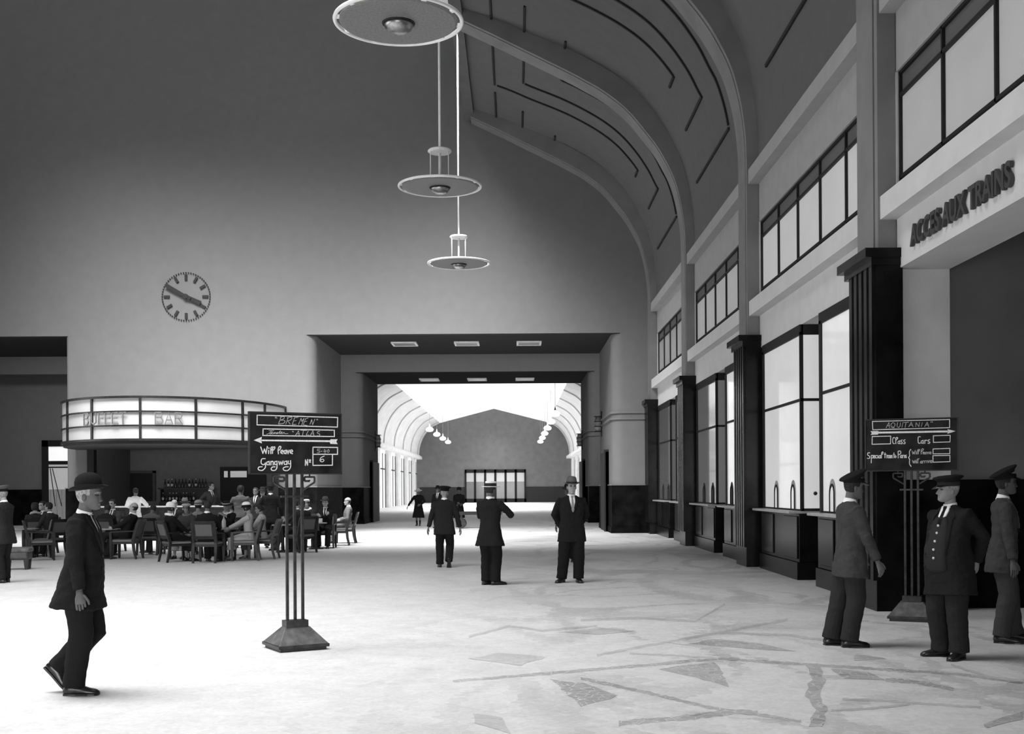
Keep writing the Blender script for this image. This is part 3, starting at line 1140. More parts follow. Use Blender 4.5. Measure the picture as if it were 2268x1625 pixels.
OPALP = mat('opal_panel', 0.5, 0.35, 0.3, 0.03, 1.0, emit=0.06)
auto_smooth(band(-0.04, 0.0, 3.2, 4.55).build('glass_panels', OPALP, cp), 30)
for z0, z1, o0, o1 in ((4.5, 4.57, -0.1, 0.06), (4.06, 4.11, -0.06, 0.05), (3.62, 3.67, -0.06, 0.05), (3.17, 3.24, -0.1, 0.06)):
    auto_smooth(band(o0, o1, z0, z1).build('rail', WOOD, cp), 30)


def th_at_px(px):
    best = None
    for i in range(0, 2000):
        t = PI * i / 2000
        p = ell(t)
        x = CX + p.x * F_PX / p.y
        nrm = Vector((-math.cos(t) / EA, -math.sin(t) / EB))
        if nrm.x * p.x + nrm.y * p.y > 0:
            continue
        if best is None or abs(x - px) < best[0]:
            best = (abs(x - px), t)
    return best[1]


VT = [th_at_px(p) for p in (152, 206, 312, 434, 537, 586)] + [PI]
for t in VT:
    p = ell(t, 0.01)
    n = Vector((-math.cos(t) / EA, -math.sin(t) / EB, 0)).normalized()
    M = Matrix.Translation((p.x, p.y, 0)) @ Matrix.Rotation(math.atan2(n.x, -n.y) * 1.0, 4, 'Z')
    MB().box(-0.035, 0.035, -0.05, 0.05, 3.2, 4.55, M).build('glazing_bar', WOOD, cp)
mb = MB()
poly = [(ell(t, -0.02).x, ell(t, -0.02).y) for t in TH]
mb.plan(poly, 3.08, 3.2)
mb.build('underside', mat('canopy_under', 0.03, 0.7, 0.3), cp)
mb = MB()
mb.plan(poly, 4.4, 4.5)
mb.build('top_deck', mat('canopy_top', 0.3, 0.8), cp)

# letters along the curve
def letter_ribbon(strokes, w=0.03, d=0.03):
    pass


def catmull(P, k=5, closed=False):
    if len(P) < 3:
        return P
    out = []
    n = len(P)
    for i in range(n - 1):
        p0, p1, p2, p3 = [Vector((*q, 0)) for q in (P[max(i - 1, 0)], P[i], P[i + 1], P[min(i + 2, n - 1)])]
        for j in range(k):
            t = j / k
            v = 0.5 * ((2 * p1) + (p2 - p0) * t + (2 * p0 - 5 * p1 + 4 * p2 - p3) * t * t + (3 * p1 - p0 - 3 * p2 + p3) * t ** 3)
            out.append((v.x, v.y))
    out.append(P[-1])
    return out


def ribbon(mb, pts, w, f):
    """flat painted stroke of width w; f(x, y, depth) places it"""
    n = len(pts)
    L_, R_ = [], []
    for i in range(n):
        a, b = pts[max(i - 1, 0)], pts[min(i + 1, n - 1)]
        d = Vector((b[0] - a[0], b[1] - a[1]))
        if d.length < 1e-9:
            d = Vector((1, 0))
        d.normalize()
        nn = Vector((-d.y, d.x)) * w / 2
        p = Vector(pts[i])
        if i == 0:
            p = p - d * w * 0.4
        if i == n - 1:
            p = p + d * w * 0.4
        L_.append(p + nn)
        R_.append(p - nn)
    rings = [[f(l.x, l.y, 0), f(r.x, r.y, 0), f(r.x, r.y, 1), f(l.x, l.y, 1)] for l, r in zip(L_, R_)]
    mb.loft(rings)


GLY = {'B': [[(0, 0), (0, 1)], [(0, 1), (.5, 1), (.62, .78), (.5, .54), (0, .54)], [(.5, .54), (.68, .28), (.5, 0), (0, 0)]],
       'U': [[(0, 1), (0, .2), (.3, 0), (.6, .2), (.6, 1)]], 'F': [[(0, 0), (0, 1), (.55, 1)], [(0, .5), (.45, .5)]],
       'E': [[(.55, 1), (0, 1), (0, 0), (.55, 0)], [(0, .5), (.45, .5)]], 'T': [[(0, 1), (.6, 1)], [(.3, 1), (.3, 0)]],
       'A': [[(0, 0), (.33, 1), (.66, 0)], [(.12, .35), (.54, .35)]], 'R': [[(0, 0), (0, 1)], [(0, 1), (.5, 1), (.62, .76), (.5, .5), (0, .5)], [(.3, .5), (.64, 0)]]}
hL = 0.36
LETM = mat('canopy_letters', 0.16, 0.5, 0.4)
for word, pxs in (('BUFFET', (192, 208, 224, 238, 253, 269)), ('BAR', (345, 366, 388))):
    for ch, px in zip(word, pxs):
        t = th_at_px(px)
        p = ell(t, 0.07)
        n = Vector((-math.cos(t) / EA, -math.sin(t) / EB, 0)).normalized()
        tx = Vector((-n.y, n.x, 0))
        if tx.x < 0:
            tx = -tx
        mb = MB()
        for st in GLY[ch]:
            st = [(x * hL * 0.95, y * hL) for x, y in st]
            ribbon(mb, st, 0.032, lambda x, y, d: p + tx * x + n * (0.03 * d) + Vector((0, 0, 3.69 + y)))
        mb.build('letter', LETM, cp)


# recess behind the canopy
BWY = 46.9
mb = MB()
mb.box(OPL, OPR, BWY, BWY + 0.3, 0, OPH)
mb.box(OPL - 0.02, OPR + 0.02, WALL_Y, BWY, OPH, OPH + 0.05)
mb.build('wall_buffet', mat('buffet_wall', 0.22, 0.9, 0.1, 0.03), kind='structure')
mb = MB()
mb.box(OPL - 0.12, OPL + 0.12, WALL_Y - 0.1, WALL_Y + 0.2, 0, OPH)
mb.box(OPR - 0.12, OPR + 0.12, WALL_Y - 0.1, WALL_Y + 0.2, 0, OPH)
xq = at(262, 1050, BWY - 0.15).x
mb.box(xq - 0.15, xq + 0.15, BWY - 0.25, BWY, 0, OPH)
mb.build('trim_60', BLACK, kind='structure')
# service hatch and door in the back wall
t = thing('service_hatch', 'dark framed serving hatch in the back wall behind the bar', 'hatch', (at(311, 1080, BWY).x, BWY, 1.2))
hw = 0.62
mb = MB()
mb.box(-hw, hw, -0.08, 0, 1.1, 1.2)
mb.box(-hw, -hw + 0.12, -0.08, 0, 0, 1.2)
mb.box(hw - 0.12, hw, -0.08, 0, 0, 1.2)
mb.build('frame', mat('hatch_frame', 0.1, 0.7), t)
MB().box(-hw + 0.12, hw - 0.12, -0.04, 0, 0, 1.1).build('opening', BLACK, t)
d6 = thing('door_6', '', 'x')
del d6['label'], d6['category']
d6['kind'] = 'structure'
xa, xb = at(489, 1040, BWY).x, at(590, 1040, BWY).x
zt = at(500, 1034, BWY).z
mb = MB()
mb.box(xa, xb, BWY - 0.12, BWY, 0, zt)
mb.build('door_leaf', BLACK, d6)
xs = [at(q, 1040, BWY).x for q in (498, 506, 512, 548)]
zz = at(500, 1057, BWY).z, at(500, 1043, BWY).z
mb = MB()
mb.box(xs[0], xs[1], BWY - 0.14, BWY - 0.1, zz[0], zz[1])
mb.box(xs[2], xs[3], BWY - 0.14, BWY - 0.1, zz[0], zz[1])
mb.build('transom_panes', pane_mat('pane_buffet', 0.4, 0.3), d6)

# bar counter
bx0, bx1 = at(205, 1119, 40.3).x, at(500, 1119, 40.3).x
t = thing('bar_counter', 'dark buffet counter with a thin white marble top below the canopy', 'bar counter', (bx0, 40.3, 0))
MB().box(0, bx1 - bx0, 0.05, 0.6, 0, 1.05).build('body', WOOD, t)
bevel(MB().box(-0.05, bx1 - bx0 + 0.05, 0.0, 0.7, 1.05, 1.1).build('counter_top', mat('white_marble', 0.75, 0.25, 0.5, emit=0.0), t), 0.01, 1)
mb = MB()
for i in range(8):
    x = (bx1 - bx0) * (i + 0.5) / 8
    mb.box(x - 0.22, x + 0.22, 0.02, 0.05, 0.15, 0.95)
mb.build('panels', WOOD, t)

# back bar with two shelves of bottles
sx0, sx1, sy = at(352, 1080, 45.6).x, at(462, 1080, 45.6).x, 45.6
t = thing('back_bar_shelf', 'dark back bar cabinet with bottle shelves behind the counter', 'shelf', (sx0, sy, 0))
W_ = sx1 - sx0
mb = MB()
mb.box(0, W_, 0.0, 0.5, 0, 1.195)
mb.build('cabinet', WOOD, t)
MB().box(-0.05, W_ + 0.05, 0.02, 0.45, 1.66, 1.72).build('upper_shelf', WOOD, t)
MB().box(0, W_, 0.42, 0.48, 1.2, 1.66).build('back_panel', WOOD, t)
for x in (0.02, W_ - 0.06):
    MB().box(x, x + 0.04, 0.05, 0.45, 1.2, 1.66).build('side_panel', WOOD, t)


def bottle_proto(name, label, prof, g, labelled, group):
    t = thing(name, label, 'bottle', (0, 0, -20), 0, group)
    MB().lathe(prof, n=12).build('glass', mat('bottle_%d' % round(g * 100), g, 0.15, 0.5), t, smooth=True)
    if labelled:
        MB().lathe([(0.043, 0.06), (0.043, 0.15)], n=12).build('paper_label', PAPER, t, smooth=True)
    MB().lathe([(0.016, 0.3), (0.016, 0.335), (0.0, 0.335)], n=10).build('stopper', PAPER if labelled else BLACK, t)
    return t


PROF = [(0.04, 0), (0.042, 0.02), (0.042, 0.17), (0.03, 0.21), (0.015, 0.24), (0.014, 0.31)]
PROF2 = [(0.035, 0), (0.05, 0.03), (0.055, 0.1), (0.04, 0.17), (0.014, 0.22), (0.013, 0.31)]
pu = [bottle_proto('bottle', 'dark bottle standing on the upper shelf of the back bar', PROF, 0.03, False, 'plain bottles on the upper shelf'),
      bottle_proto('bottle', 'dark bottle with a pale paper label on the upper shelf of the back bar', PROF, 0.03, True, 'labelled bottles on the upper shelf')]
pl_ = [bottle_proto('bottle', 'bottle with a white paper label on the lower shelf of the back bar', PROF, 0.05, True, 'labelled bottles on the lower shelf'),
       bottle_proto('bottle', 'dark round bottle on the lower shelf of the back bar', PROF2, 0.04, False, 'plain bottles on the lower shelf')]
UP = [(366, 0), (373, 1), (381, 1), (389, 0), (397, 0), (404.5, 0), (412, 0), (419.5, 1), (427, 0), (434, 1), (442, 0), (449, 0), (456, 0)]
LOW = [(361, 0), (368.5, 1), (376, 0), (383.5, 0), (391, 0), (398.5, 1), (406, 0), (413.5, 0), (421, 1), (429, 0)]
used = set()
for lst, protos, z in ((UP, pu, 1.72), (LOW, pl_, 1.2)):
    for px, kind in lst:
        p = at(px, 1080, sy + 0.2)
        x = p.x
        if (id(protos), kind) in used:
            dup(protos[kind], (x, sy + 0.2, z))
        else:
            used.add((id(protos), kind))
            protos[kind].location = (x, sy + 0.2, z)

# ------------------------------------------------------------------ sign boards on stands
BREMEN = dict(
    thick=[[(195, 165), (1555, 245), (1550, 405), (192, 330), (195, 165)], [(290, 400), (1495, 455), (1495, 562), (287, 512), (290, 400)],
           [(1125, 730), (1550, 745), (1548, 860), (1122, 850), (1125, 730)], [(1122, 850), (1122, 1035), (1458, 1040), (1460, 862)],
           [(250, 705), (285, 815), (310, 740), (335, 818), (358, 700)], [(380, 765), (378, 820)], [(381, 722), (383, 734)],
           's', [(415, 822), (416, 730), (440, 706), (446, 726), (428, 760)], 's', [(442, 820), (448, 730), (478, 708), (482, 730), (458, 764)],
           's', [(540, 828), (537, 750), (560, 703), (582, 712), (570, 750), (540, 775)], 's', [(584, 800), (618, 794), (610, 768), (586, 778), (582, 812), (612, 828)],
           's', [(664, 776), (640, 778), (638, 822), (664, 822)], [(668, 768), (669, 830)], [(685, 770), (701, 830), (720, 770)],
           's', [(740, 800), (777, 795), (766, 767), (742, 778), (740, 814), (776, 830)],
           's', [(322, 905), (268, 908), (254, 975), (290, 1006), (324, 985)], 's', [(324, 975), (322, 1055), (268, 1102), (210, 1086), (216, 1046), (272, 1040)],
           's', [(384, 958), (350, 964), (350, 1006), (382, 1004)], [(386, 950), (390, 1012)], [(415, 1012), (415, 952)], 's', [(415, 968), (440, 950), (454, 970), (453, 1014)],
           's', [(514, 955), (480, 960), (480, 1006), (512, 1004)], 's', [(516, 950), (515, 1050), (490, 1100), (440, 1106), (418, 1080), (440, 1050), (482, 1045)],
           [(545, 955), (560, 1010), (580, 960), (598, 1012), (618, 950)], 's', [(675, 955), (640, 964), (640, 1008), (672, 1006)], [(678, 950), (681, 1012)],
           's', [(705, 952), (704, 995), (738, 1000)], 's', [(743, 948), (740, 1060), (690, 1112), (630, 1104), (620, 1070), (660, 1050), (702, 1050)],
           [(992, 1032), (995, 938), (1030, 1030), (1033, 934)], 's', [(1082, 948), (1072, 938), (1060, 950), (1072, 962), (1082, 948)], [(1060, 980), (1082, 981)]],
    poly=[[(250, 580), (1415, 622), (1415, 652), (250, 606)], [(135, 588), (270, 535), (258, 592), (270, 645)], [(1410, 636), (1430, 605), (1552, 608), (1528, 646), (1552, 690), (1425, 682)]],
    thin=[[(492, 200), (498, 228)], [(514, 205), (520, 232)], [(590, 205), (545, 325)], 's', [(575, 208), (640, 206), (634, 236), (580, 260)], 's', [(580, 260), (650, 270), (632, 314), (548, 325)],
          [(705, 225), (668, 330)], 's', [(690, 226), (766, 216), (756, 256), (700, 276)], [(700, 276), (740, 335)], [(875, 222), (815, 226), (775, 340), (842, 338)], [(795, 282), (842, 276)],
          [(880, 342), (925, 240), (936, 292), (976, 242), (930, 366)], [(1046, 240), (1003, 248), (960, 350), (1032, 366)], [(985, 296), (1022, 292)], [(1075, 346), (1105, 265), (1120, 356), (1160, 260)], [(1190, 262), (1196, 278)], [(1204, 262), (1210, 276)], 'cut',
          's', [(352, 492), (400, 470), (426, 430), (398, 480), (410, 490), (446, 466), (434, 454), (420, 480), (452, 490), (474, 464), (476, 490), (496, 464), (504, 490), (540, 468), (516, 472), (514, 490), (546, 480), (578, 436), (560, 490), (606, 468), (594, 460), (582, 486), (616, 490), (634, 466), (648, 490), (702, 492)], [(386, 434), (470, 428)],
          [(776, 450), (781, 466)], [(794, 452), (799, 467)], [(825, 526), (880, 450), (892, 526)], [(842, 502), (896, 498)], [(962, 452), (948, 526)], [(920, 440), (1016, 446)], [(1046, 455), (1010, 520), (1058, 526)], [(1080, 532), (1125, 455), (1142, 536)], [(1090, 506), (1140, 508)],
          's', [(1242, 470), (1206, 474), (1202, 498), (1240, 514), (1236, 540), (1194, 540)],
          'cut', 's', [(1205, 764), (1200, 790), (1236, 796), (1230, 824), (1194, 826)], [(1205, 764), (1246, 764)], [(1256, 805), (1280, 801)], [(1326, 770), (1310, 812), (1350, 804)], [(1344, 786), (1326, 850)],
          's', [(1392, 776), (1368, 800), (1386, 824), (1406, 800), (1392, 776)]],
    mid=['s', [(1316, 884), (1262, 908), (1244, 958), (1280, 980), (1312, 958), (1290, 934), (1250, 952)]],
    corners=((62, 95), (1628, 185), (60, 1165), (1622, 1197)), wt=16, wn=8)
AQUI = dict(
    thick=[[(305, 210), (1800, 180), (1800, 335), (312, 365), (305, 210)], [(300, 490), (665, 485), (660, 630), (295, 635), (300, 490)], [(1490, 485), (1810, 480), (1805, 605), (1490, 610), (1490, 485)],
           [(1482, 735), (1802, 728), (1800, 828), (1482, 828), (1482, 735)], [(1480, 862), (1802, 860), (1802, 980), (1480, 985), (1480, 862)],
           's', [(745, 520), (715, 515), (702, 560), (710, 620), (740, 625)], 's', [(765, 628), (762, 540), (785, 510), (802, 528), (768, 562)], 's', [(835, 580), (808, 588), (808, 625), (836, 622)], [(838, 572), (841, 630)],
           's', [(890, 560), (865, 568), (868, 590), (890, 606), (882, 630), (858, 628)], 's', [(945, 558), (920, 566), (922, 590), (946, 606), (938, 630), (914, 628)],
           's', [(1240, 505), (1205, 505), (1195, 560), (1205, 620), (1235, 622)], 's', [(1290, 575), (1258, 584), (1258, 622), (1288, 620)], [(1293, 568), (1296, 630)], [(1325, 630), (1325, 568)], 's', [(1325, 588), (1348, 566), (1366, 574)],
           's', [(1420, 560), (1390, 568), (1392, 590), (1422, 606), (1412, 628), (1384, 625)],
           's', [(1055, 738), (1028, 780), (1030, 860), (1010, 893), (1030, 925), (1028, 1010), (1060, 1058)],
           's', [(250, 795), (215, 795), (205, 830), (246, 860), (240, 895), (198, 895)], [(280, 840), (278, 980)], 's', [(280, 852), (310, 840), (312, 885), (282, 890)], 's', [(322, 870), (352, 862), (340, 842), (322, 855), (328, 890), (354, 888)],
           's', [(388, 845), (365, 850), (362, 886), (390, 890)], [(408, 845), (409, 892)], 's', [(455, 848), (430, 855), (430, 890), (454, 888)], [(458, 843), (461, 892)], 's', [(480, 892), (484, 800), (506, 778), (512, 800), (488, 832)],
           [(550, 795), (548, 892)], [(535, 826), (572, 824)], [(585, 893), (585, 843)], [(585, 858), (606, 842)], 's', [(632, 850), (612, 857), (612, 890), (634, 888)], [(636, 843), (637, 893)], [(653, 845), (653, 893)], [(669, 893), (669, 850), (688, 846), (691, 893)],
           [(725, 800), (726, 893)], [(714, 836), (742, 835)], 's', [(756, 852), (744, 872), (756, 892), (768, 872), (756, 852)],
           's', [(808, 835), (850, 822), (860, 785), (840, 764), (806, 775)], [(808, 772), (808, 897)], 's', [(876, 850), (853, 857), (853, 890), (876, 888)], [(879, 844), (880, 895)], [(896, 895), (896, 845)], [(896, 858), (916, 845)], [(931, 845), (931, 892)],
           's', [(968, 845), (947, 852), (950, 868), (970, 878), (962, 893), (940, 890)]],
    poly=[[(425, 402), (1770, 388), (1770, 424), (425, 436)], [(1912, 402), (1760, 363), (1776, 405), (1754, 452)], [(263, 392), (410, 387), (442, 410), (410, 455), (268, 459), (294, 425)]],
    thin=[[(575, 330), (630, 230), (642, 332)], [(598, 292), (646, 288)], 's', [(712, 232), (670, 270), (690, 328), (738, 310), (748, 256), (712, 232)], [(700, 302), (732, 336)], 's', [(802, 232), (790, 296), (816, 323), (846, 300), (857, 234)],
          [(906, 230), (886, 322)], [(966, 230), (946, 322)], [(924, 234), (1012, 228)], [(1018, 312), (1066, 230), (1102, 316)], [(1034, 282), (1092, 280)], [(1150, 312), (1160, 235), (1212, 312), (1226, 230)], [(1280, 234), (1262, 308)], [(1324, 312), (1375, 228), (1402, 312)], [(1340, 282), (1396, 280)],
          [(1449, 213), (1445, 236)], [(1476, 212), (1471, 234)]],
    mid=[[(1078, 765), (1095, 828), (1110, 785), (1125, 828), (1141, 758)], [(1160, 785), (1158, 828)], 's', [(1178, 828), (1182, 765), (1202, 738)], 's', [(1200, 828), (1205, 760), (1226, 738), (1214, 774)], 's', [(1255, 830), (1254, 765), (1276, 730), (1302, 738), (1264, 782)],
         's', [(1290, 810), (1316, 804), (1302, 788), (1288, 800), (1292, 827), (1317, 826)], 's', [(1346, 795), (1328, 804), (1329, 828), (1347, 826)], [(1350, 790), (1353, 830)], [(1370, 792), (1383, 830), (1399, 792)], 's', [(1415, 812), (1446, 807), (1432, 788), (1416, 800), (1416, 827), (1444, 826)],
         [(1085, 945), (1100, 998), (1112, 955), (1126, 998), (1139, 938)], [(1152, 955), (1152, 998)], 's', [(1168, 998), (1172, 938), (1191, 914)], 's', [(1190, 998), (1195, 934), (1216, 912)], 's', [(1260, 965), (1240, 974), (1240, 998), (1259, 996)], [(1263, 960), (1265, 1000)], [(1283, 1000), (1283, 960), (1306, 957)], [(1322, 998), (1322, 960), (1346, 955)],
         [(1362, 955), (1363, 996)], [(1380, 952), (1395, 994), (1411, 950)], 's', [(1425, 975), (1459, 968), (1446, 950), (1428, 960), (1430, 990), (1462, 990)]],
    corners=((160, 172), (1975, 132), (148, 1140), (1940, 1150)), wt=15, wn=9.5)


def sign_stand(label, C, yaw, W, zt, H, data, group, posts_dx):
    t = thing('sign_stand', label, 'sign', (C[0], C[1], 0), yaw, group)
    bd = MB().box(-W / 2, W / 2, -0.02, 0.02, zt - H, zt).build('board', BOARD, t)
    bevel(bd, 0.005, 1)
    mb = MB()
    for x0, x1, z0, z1 in ((-W / 2, W / 2, zt - 0.012, zt), (-W / 2, W / 2, zt - H, zt - H + 0.012), (-W / 2, -W / 2 + 0.012, zt - H, zt), (W / 2 - 0.012, W / 2, zt - H, zt)):
        mb.box(x0, x1, -0.026, 0.022, z0, z1)
    mb.build('board_edge', mat('board_edge', 0.03, 0.6), bd)
    (tlx, tly), (trx, try_), (blx, bly), (brx, bry) = data['corners']

    def place(zx, zy, d, base=0.0):
        u = (zx - (tlx + blx) / 2) / ((trx + brx) / 2 - (tlx + blx) / 2)
        yt = tly + (try_ - tly) * u
        yb = bly + (bry - bly) * u
        v = (zy - yt) / (yb - yt)
        return ((u - 0.5) * W, -0.02 - base - 0.0015 * d, zt - v * H)

    def strokes(lst, wd, base):
        mb = MB()
        sm = False
        for s in lst:
            if s == 's':
                sm = True
                continue
            pts = catmull(s, 5) if sm else s
            if not sm and len(s) > 2 and wd > 12:
                for a, b in zip(s[:-1], s[1:]):
                    ribbon(mb, [a, b], wd, lambda x, y, d: place(x, y, d, base))
            elif not sm and len(s) > 2:
                for a, b in zip(s[:-1], s[1:]):
                    ribbon(mb, [a, b], wd, lambda x, y, d: place(x, y, d, base))
            else:
                ribbon(mb, pts, wd, lambda x, y, d: place(x, y, d, base))
            sm = False
        return mb
    strokes(data['thick'], data['wt'], 0).build('painted_lettering', CHALK, bd)
    mb = MB()
    for P in data['poly']:
        mb.prism(P, lambda x, y: place(x, y, 0), lambda x, y: place(x, y, 1))
    mb.build('painted_arrow', CHALK, bd)
    part = []
    for q in data['thin'] + ['cut']:
        if q == 'cut':
            strokes(part, data['wn'], 0).build('chalk_lettering', CHALK_THIN, bd)
            part = []
        else:
            part.append(q)
    strokes(data['mid'], (data['wt'] + data['wn']) / 2, 0).build('small_lettering', CHALK_THIN if data is AQUI else CHALK, bd)
    # three square posts
    for dx in posts_dx:
        o = MB().box(dx - 0.0145, dx + 0.0145, -0.0145 + 0.04, 0.0145 + 0.04, 0.26, zt - 0.05).build('post', IRON, t)
        bevel(o, 0.004, 1)
    x0, x1 = min(posts_dx), max(posts_dx)
    MB().box(x0 - 0.06, x1 + 0.06, 0.012, 0.068, zt - H - 0.235, zt - H - 0.215).build('clamp_plate', IRON, t)
    for s in (-1, 1):
        b = (x1 if s > 0 else x0)
        pts = [(b + s * 0.08, -0.055), (b + s * 0.08, -0.068), (b + s * 0.028, -0.068), (b + s * 0.028, -0.025), (b + s * 0.135, -0.025), (b + s * 0.135, -0.08), (b + s * 0.015, -0.155)]
        mb = MB()
        for a, c in zip(pts[:-1], pts[1:]):
            mb.tube([(a[0], 0.04, zt - H + a[1]), (c[0], 0.04, zt - H + c[1])], 0.011, 6)
        mb.tube([(b + s * 0.08, 0.04, zt - H - 0.025), (b + s * 0.08, 0.03, zt - H + 0.005)], 0.009, 6)
        mb.build('scroll_bracket', IRON, t)
    # base: collar, pyramid and slab
    MB().box(x0 - 0.035, x1 + 0.035, -0.03, 0.11, 0.215, 0.29).build('collar', IRON, t)
    mb = MB()
    B = 0.262
    r0 = [(-B, -B + .04, 0.06), (B, -B + .04, 0.06), (B, B + .04, 0.06), (-B, B + .04, 0.06)]
    c = 0.13
    r1 = [(-c, -0.06 + .04, 0.225), (c, -0.06 + .04, 0.225), (c, 0.06 + .04, 0.225), (-c, 0.06 + .04, 0.225)]
    mb.loft([r0, r1])
    bevel(mb.build('pyramid', mat('base_iron', 0.09, 0.6, 0.4, 0.25, 10.0), t), 0.006, 1)
    mb = MB()
    mb.box(-B - 0.005, B + 0.005, -B + .035, B + .045, 0.03, 0.062)
    mb.box(-B + 0.02, B - 0.02, -B + .06, B + .02, 0.0, 0.032)
    bevel(mb.build('foot_slab', IRON, t), 0.004, 1)
    return t


bc = (fl(579, 1437) + fl(721, 1435)) / 2
zt1 = at(652, 913.5, bc.y).z
sign_stand('tall black sign board announcing BREMEN with an arrow pointing left, on slim posts', (bc.x + 0.035, bc.y), R(30), 0.985, zt1, 0.63, BREMEN, 'sign stands', (-0.085, -0.003, 0.079))
zt2 = at(2024, 926, 14.45).z
sign_stand('black sign board announcing AQUITANIA with an arrow pointing right, behind the officers', (at(2019, 1200, 14.45).x, 14.45), R(-23), 1.07, zt2, 0.637, AQUI, 'sign stands', (-0.075, 0.0, 0.075))

# ------------------------------------------------------------------ people
# local frame of a person: +Y is forward, +X the right hand, Z up; sizes for a height of 1.72 m
V = Vector
HAIR = mat('hair_dark', 0.02, 0.7, 0.3, 0.3, 60)
HAIR_G = mat('hair_grey', 0.25, 0.7, 0.3, 0.3, 60)
EYE_M = mat('eye_dark', 0.02, 0.3, 0.5)
LIP = mat('lip', 0.14, 0.6, 0.3)
SHOE = mat('shoe_leather', 0.012, 0.3, 0.5, 0.3, 20)
SHIRT = mat('white_linen', 0.82, 0.9, 0.1, 0.05, 30, 0.3, 60)


def temp_eval(bm, voxel, smooth):
    me = bpy.data.meshes.new('t')
    bmesh.ops.recalc_face_normals(bm, faces=bm.faces)
    bm.to_mesh(me)
    bm.free()
    o = bpy.data.objects.new('t', me)
    COL.objects.link(o)
    md = o.modifiers.new('r', 'REMESH')
    md.mode = 'VOXEL'
    md.voxel_size = voxel
    if smooth:
        ms = o.modifiers.new('s', 'SMOOTH')
        ms.factor = 0.5
        ms.iterations = smooth
    dg = bpy.context.evaluated_depsgraph_get()
    out = bpy.data.meshes.new_from_object(o.evaluated_get(dg))
    bpy.data.objects.remove(o)
    bpy.data.meshes.remove(me)
    for p in out.polygons:
        p.use_smooth = True
    return out


def wrinkle(me, amp, freq, seed, zsq=1.0):
    nor = [v.normal.copy() for v in me.vertices]
    for v, nv in zip(me.vertices, nor):
        p = v.co * freq
        n = noise.noise(V((p.x + seed, p.y, p.z * zsq))) + 0.5 * noise.noise(V((p.x * 2.1, p.y * 2.1 + seed, p.z * 2.1 * zsq)))
        v.co += nv * amp * n


def ik(a, b, l1, l2, hint):
    d = b - a
    D = min(d.length, (l1 + l2) * 0.999)
    u = d.normalized()
    c = (l1 * l1 - l2 * l2 + D * D) / (2 * D)
    h = math.sqrt(max(l1 * l1 - c * c, 0))
    hint = V(hint)
    n = hint - u * hint.dot(u)
    n = n.normalized() if n.length > 1e-6 else V((0, 1, 0))
    return a + u * c + n * h, a + u * D


# head: horizontal sections  z, front y, back y, half width
HEADP = [(-0.118, 0.060, 0.030, 0.012), (-0.112, 0.078, 0.006, 0.030), (-0.098, 0.090, -0.022, 0.043), (-0.075, 0.091, -0.052, 0.055), (-0.048, 0.088, -0.076, 0.064), (-0.02, 0.085, -0.090, 0.069),
         (0.005, 0.084, -0.097, 0.072), (0.03, 0.092, -0.100, 0.074), (0.06, 0.087, -0.098, 0.073), (0.085, 0.068, -0.085, 0.065), (0.105, 0.038, -0.060, 0.048), (0.116, 0.010, -0.032, 0.026), (0.120, -0.008, -0.014, 0.004)]


def head_interp(z):
    P = HEADP
    if z <= P[0][0]:
        return P[0][1:]
    for a, b in zip(P[:-1], P[1:]):
        if z <= b[0]:
            t = (z - a[0]) / (b[0] - a[0])
            return tuple(a[i] + (b[i] - a[i]) * t for i in (1, 2, 3))
    return P[-1][1:]


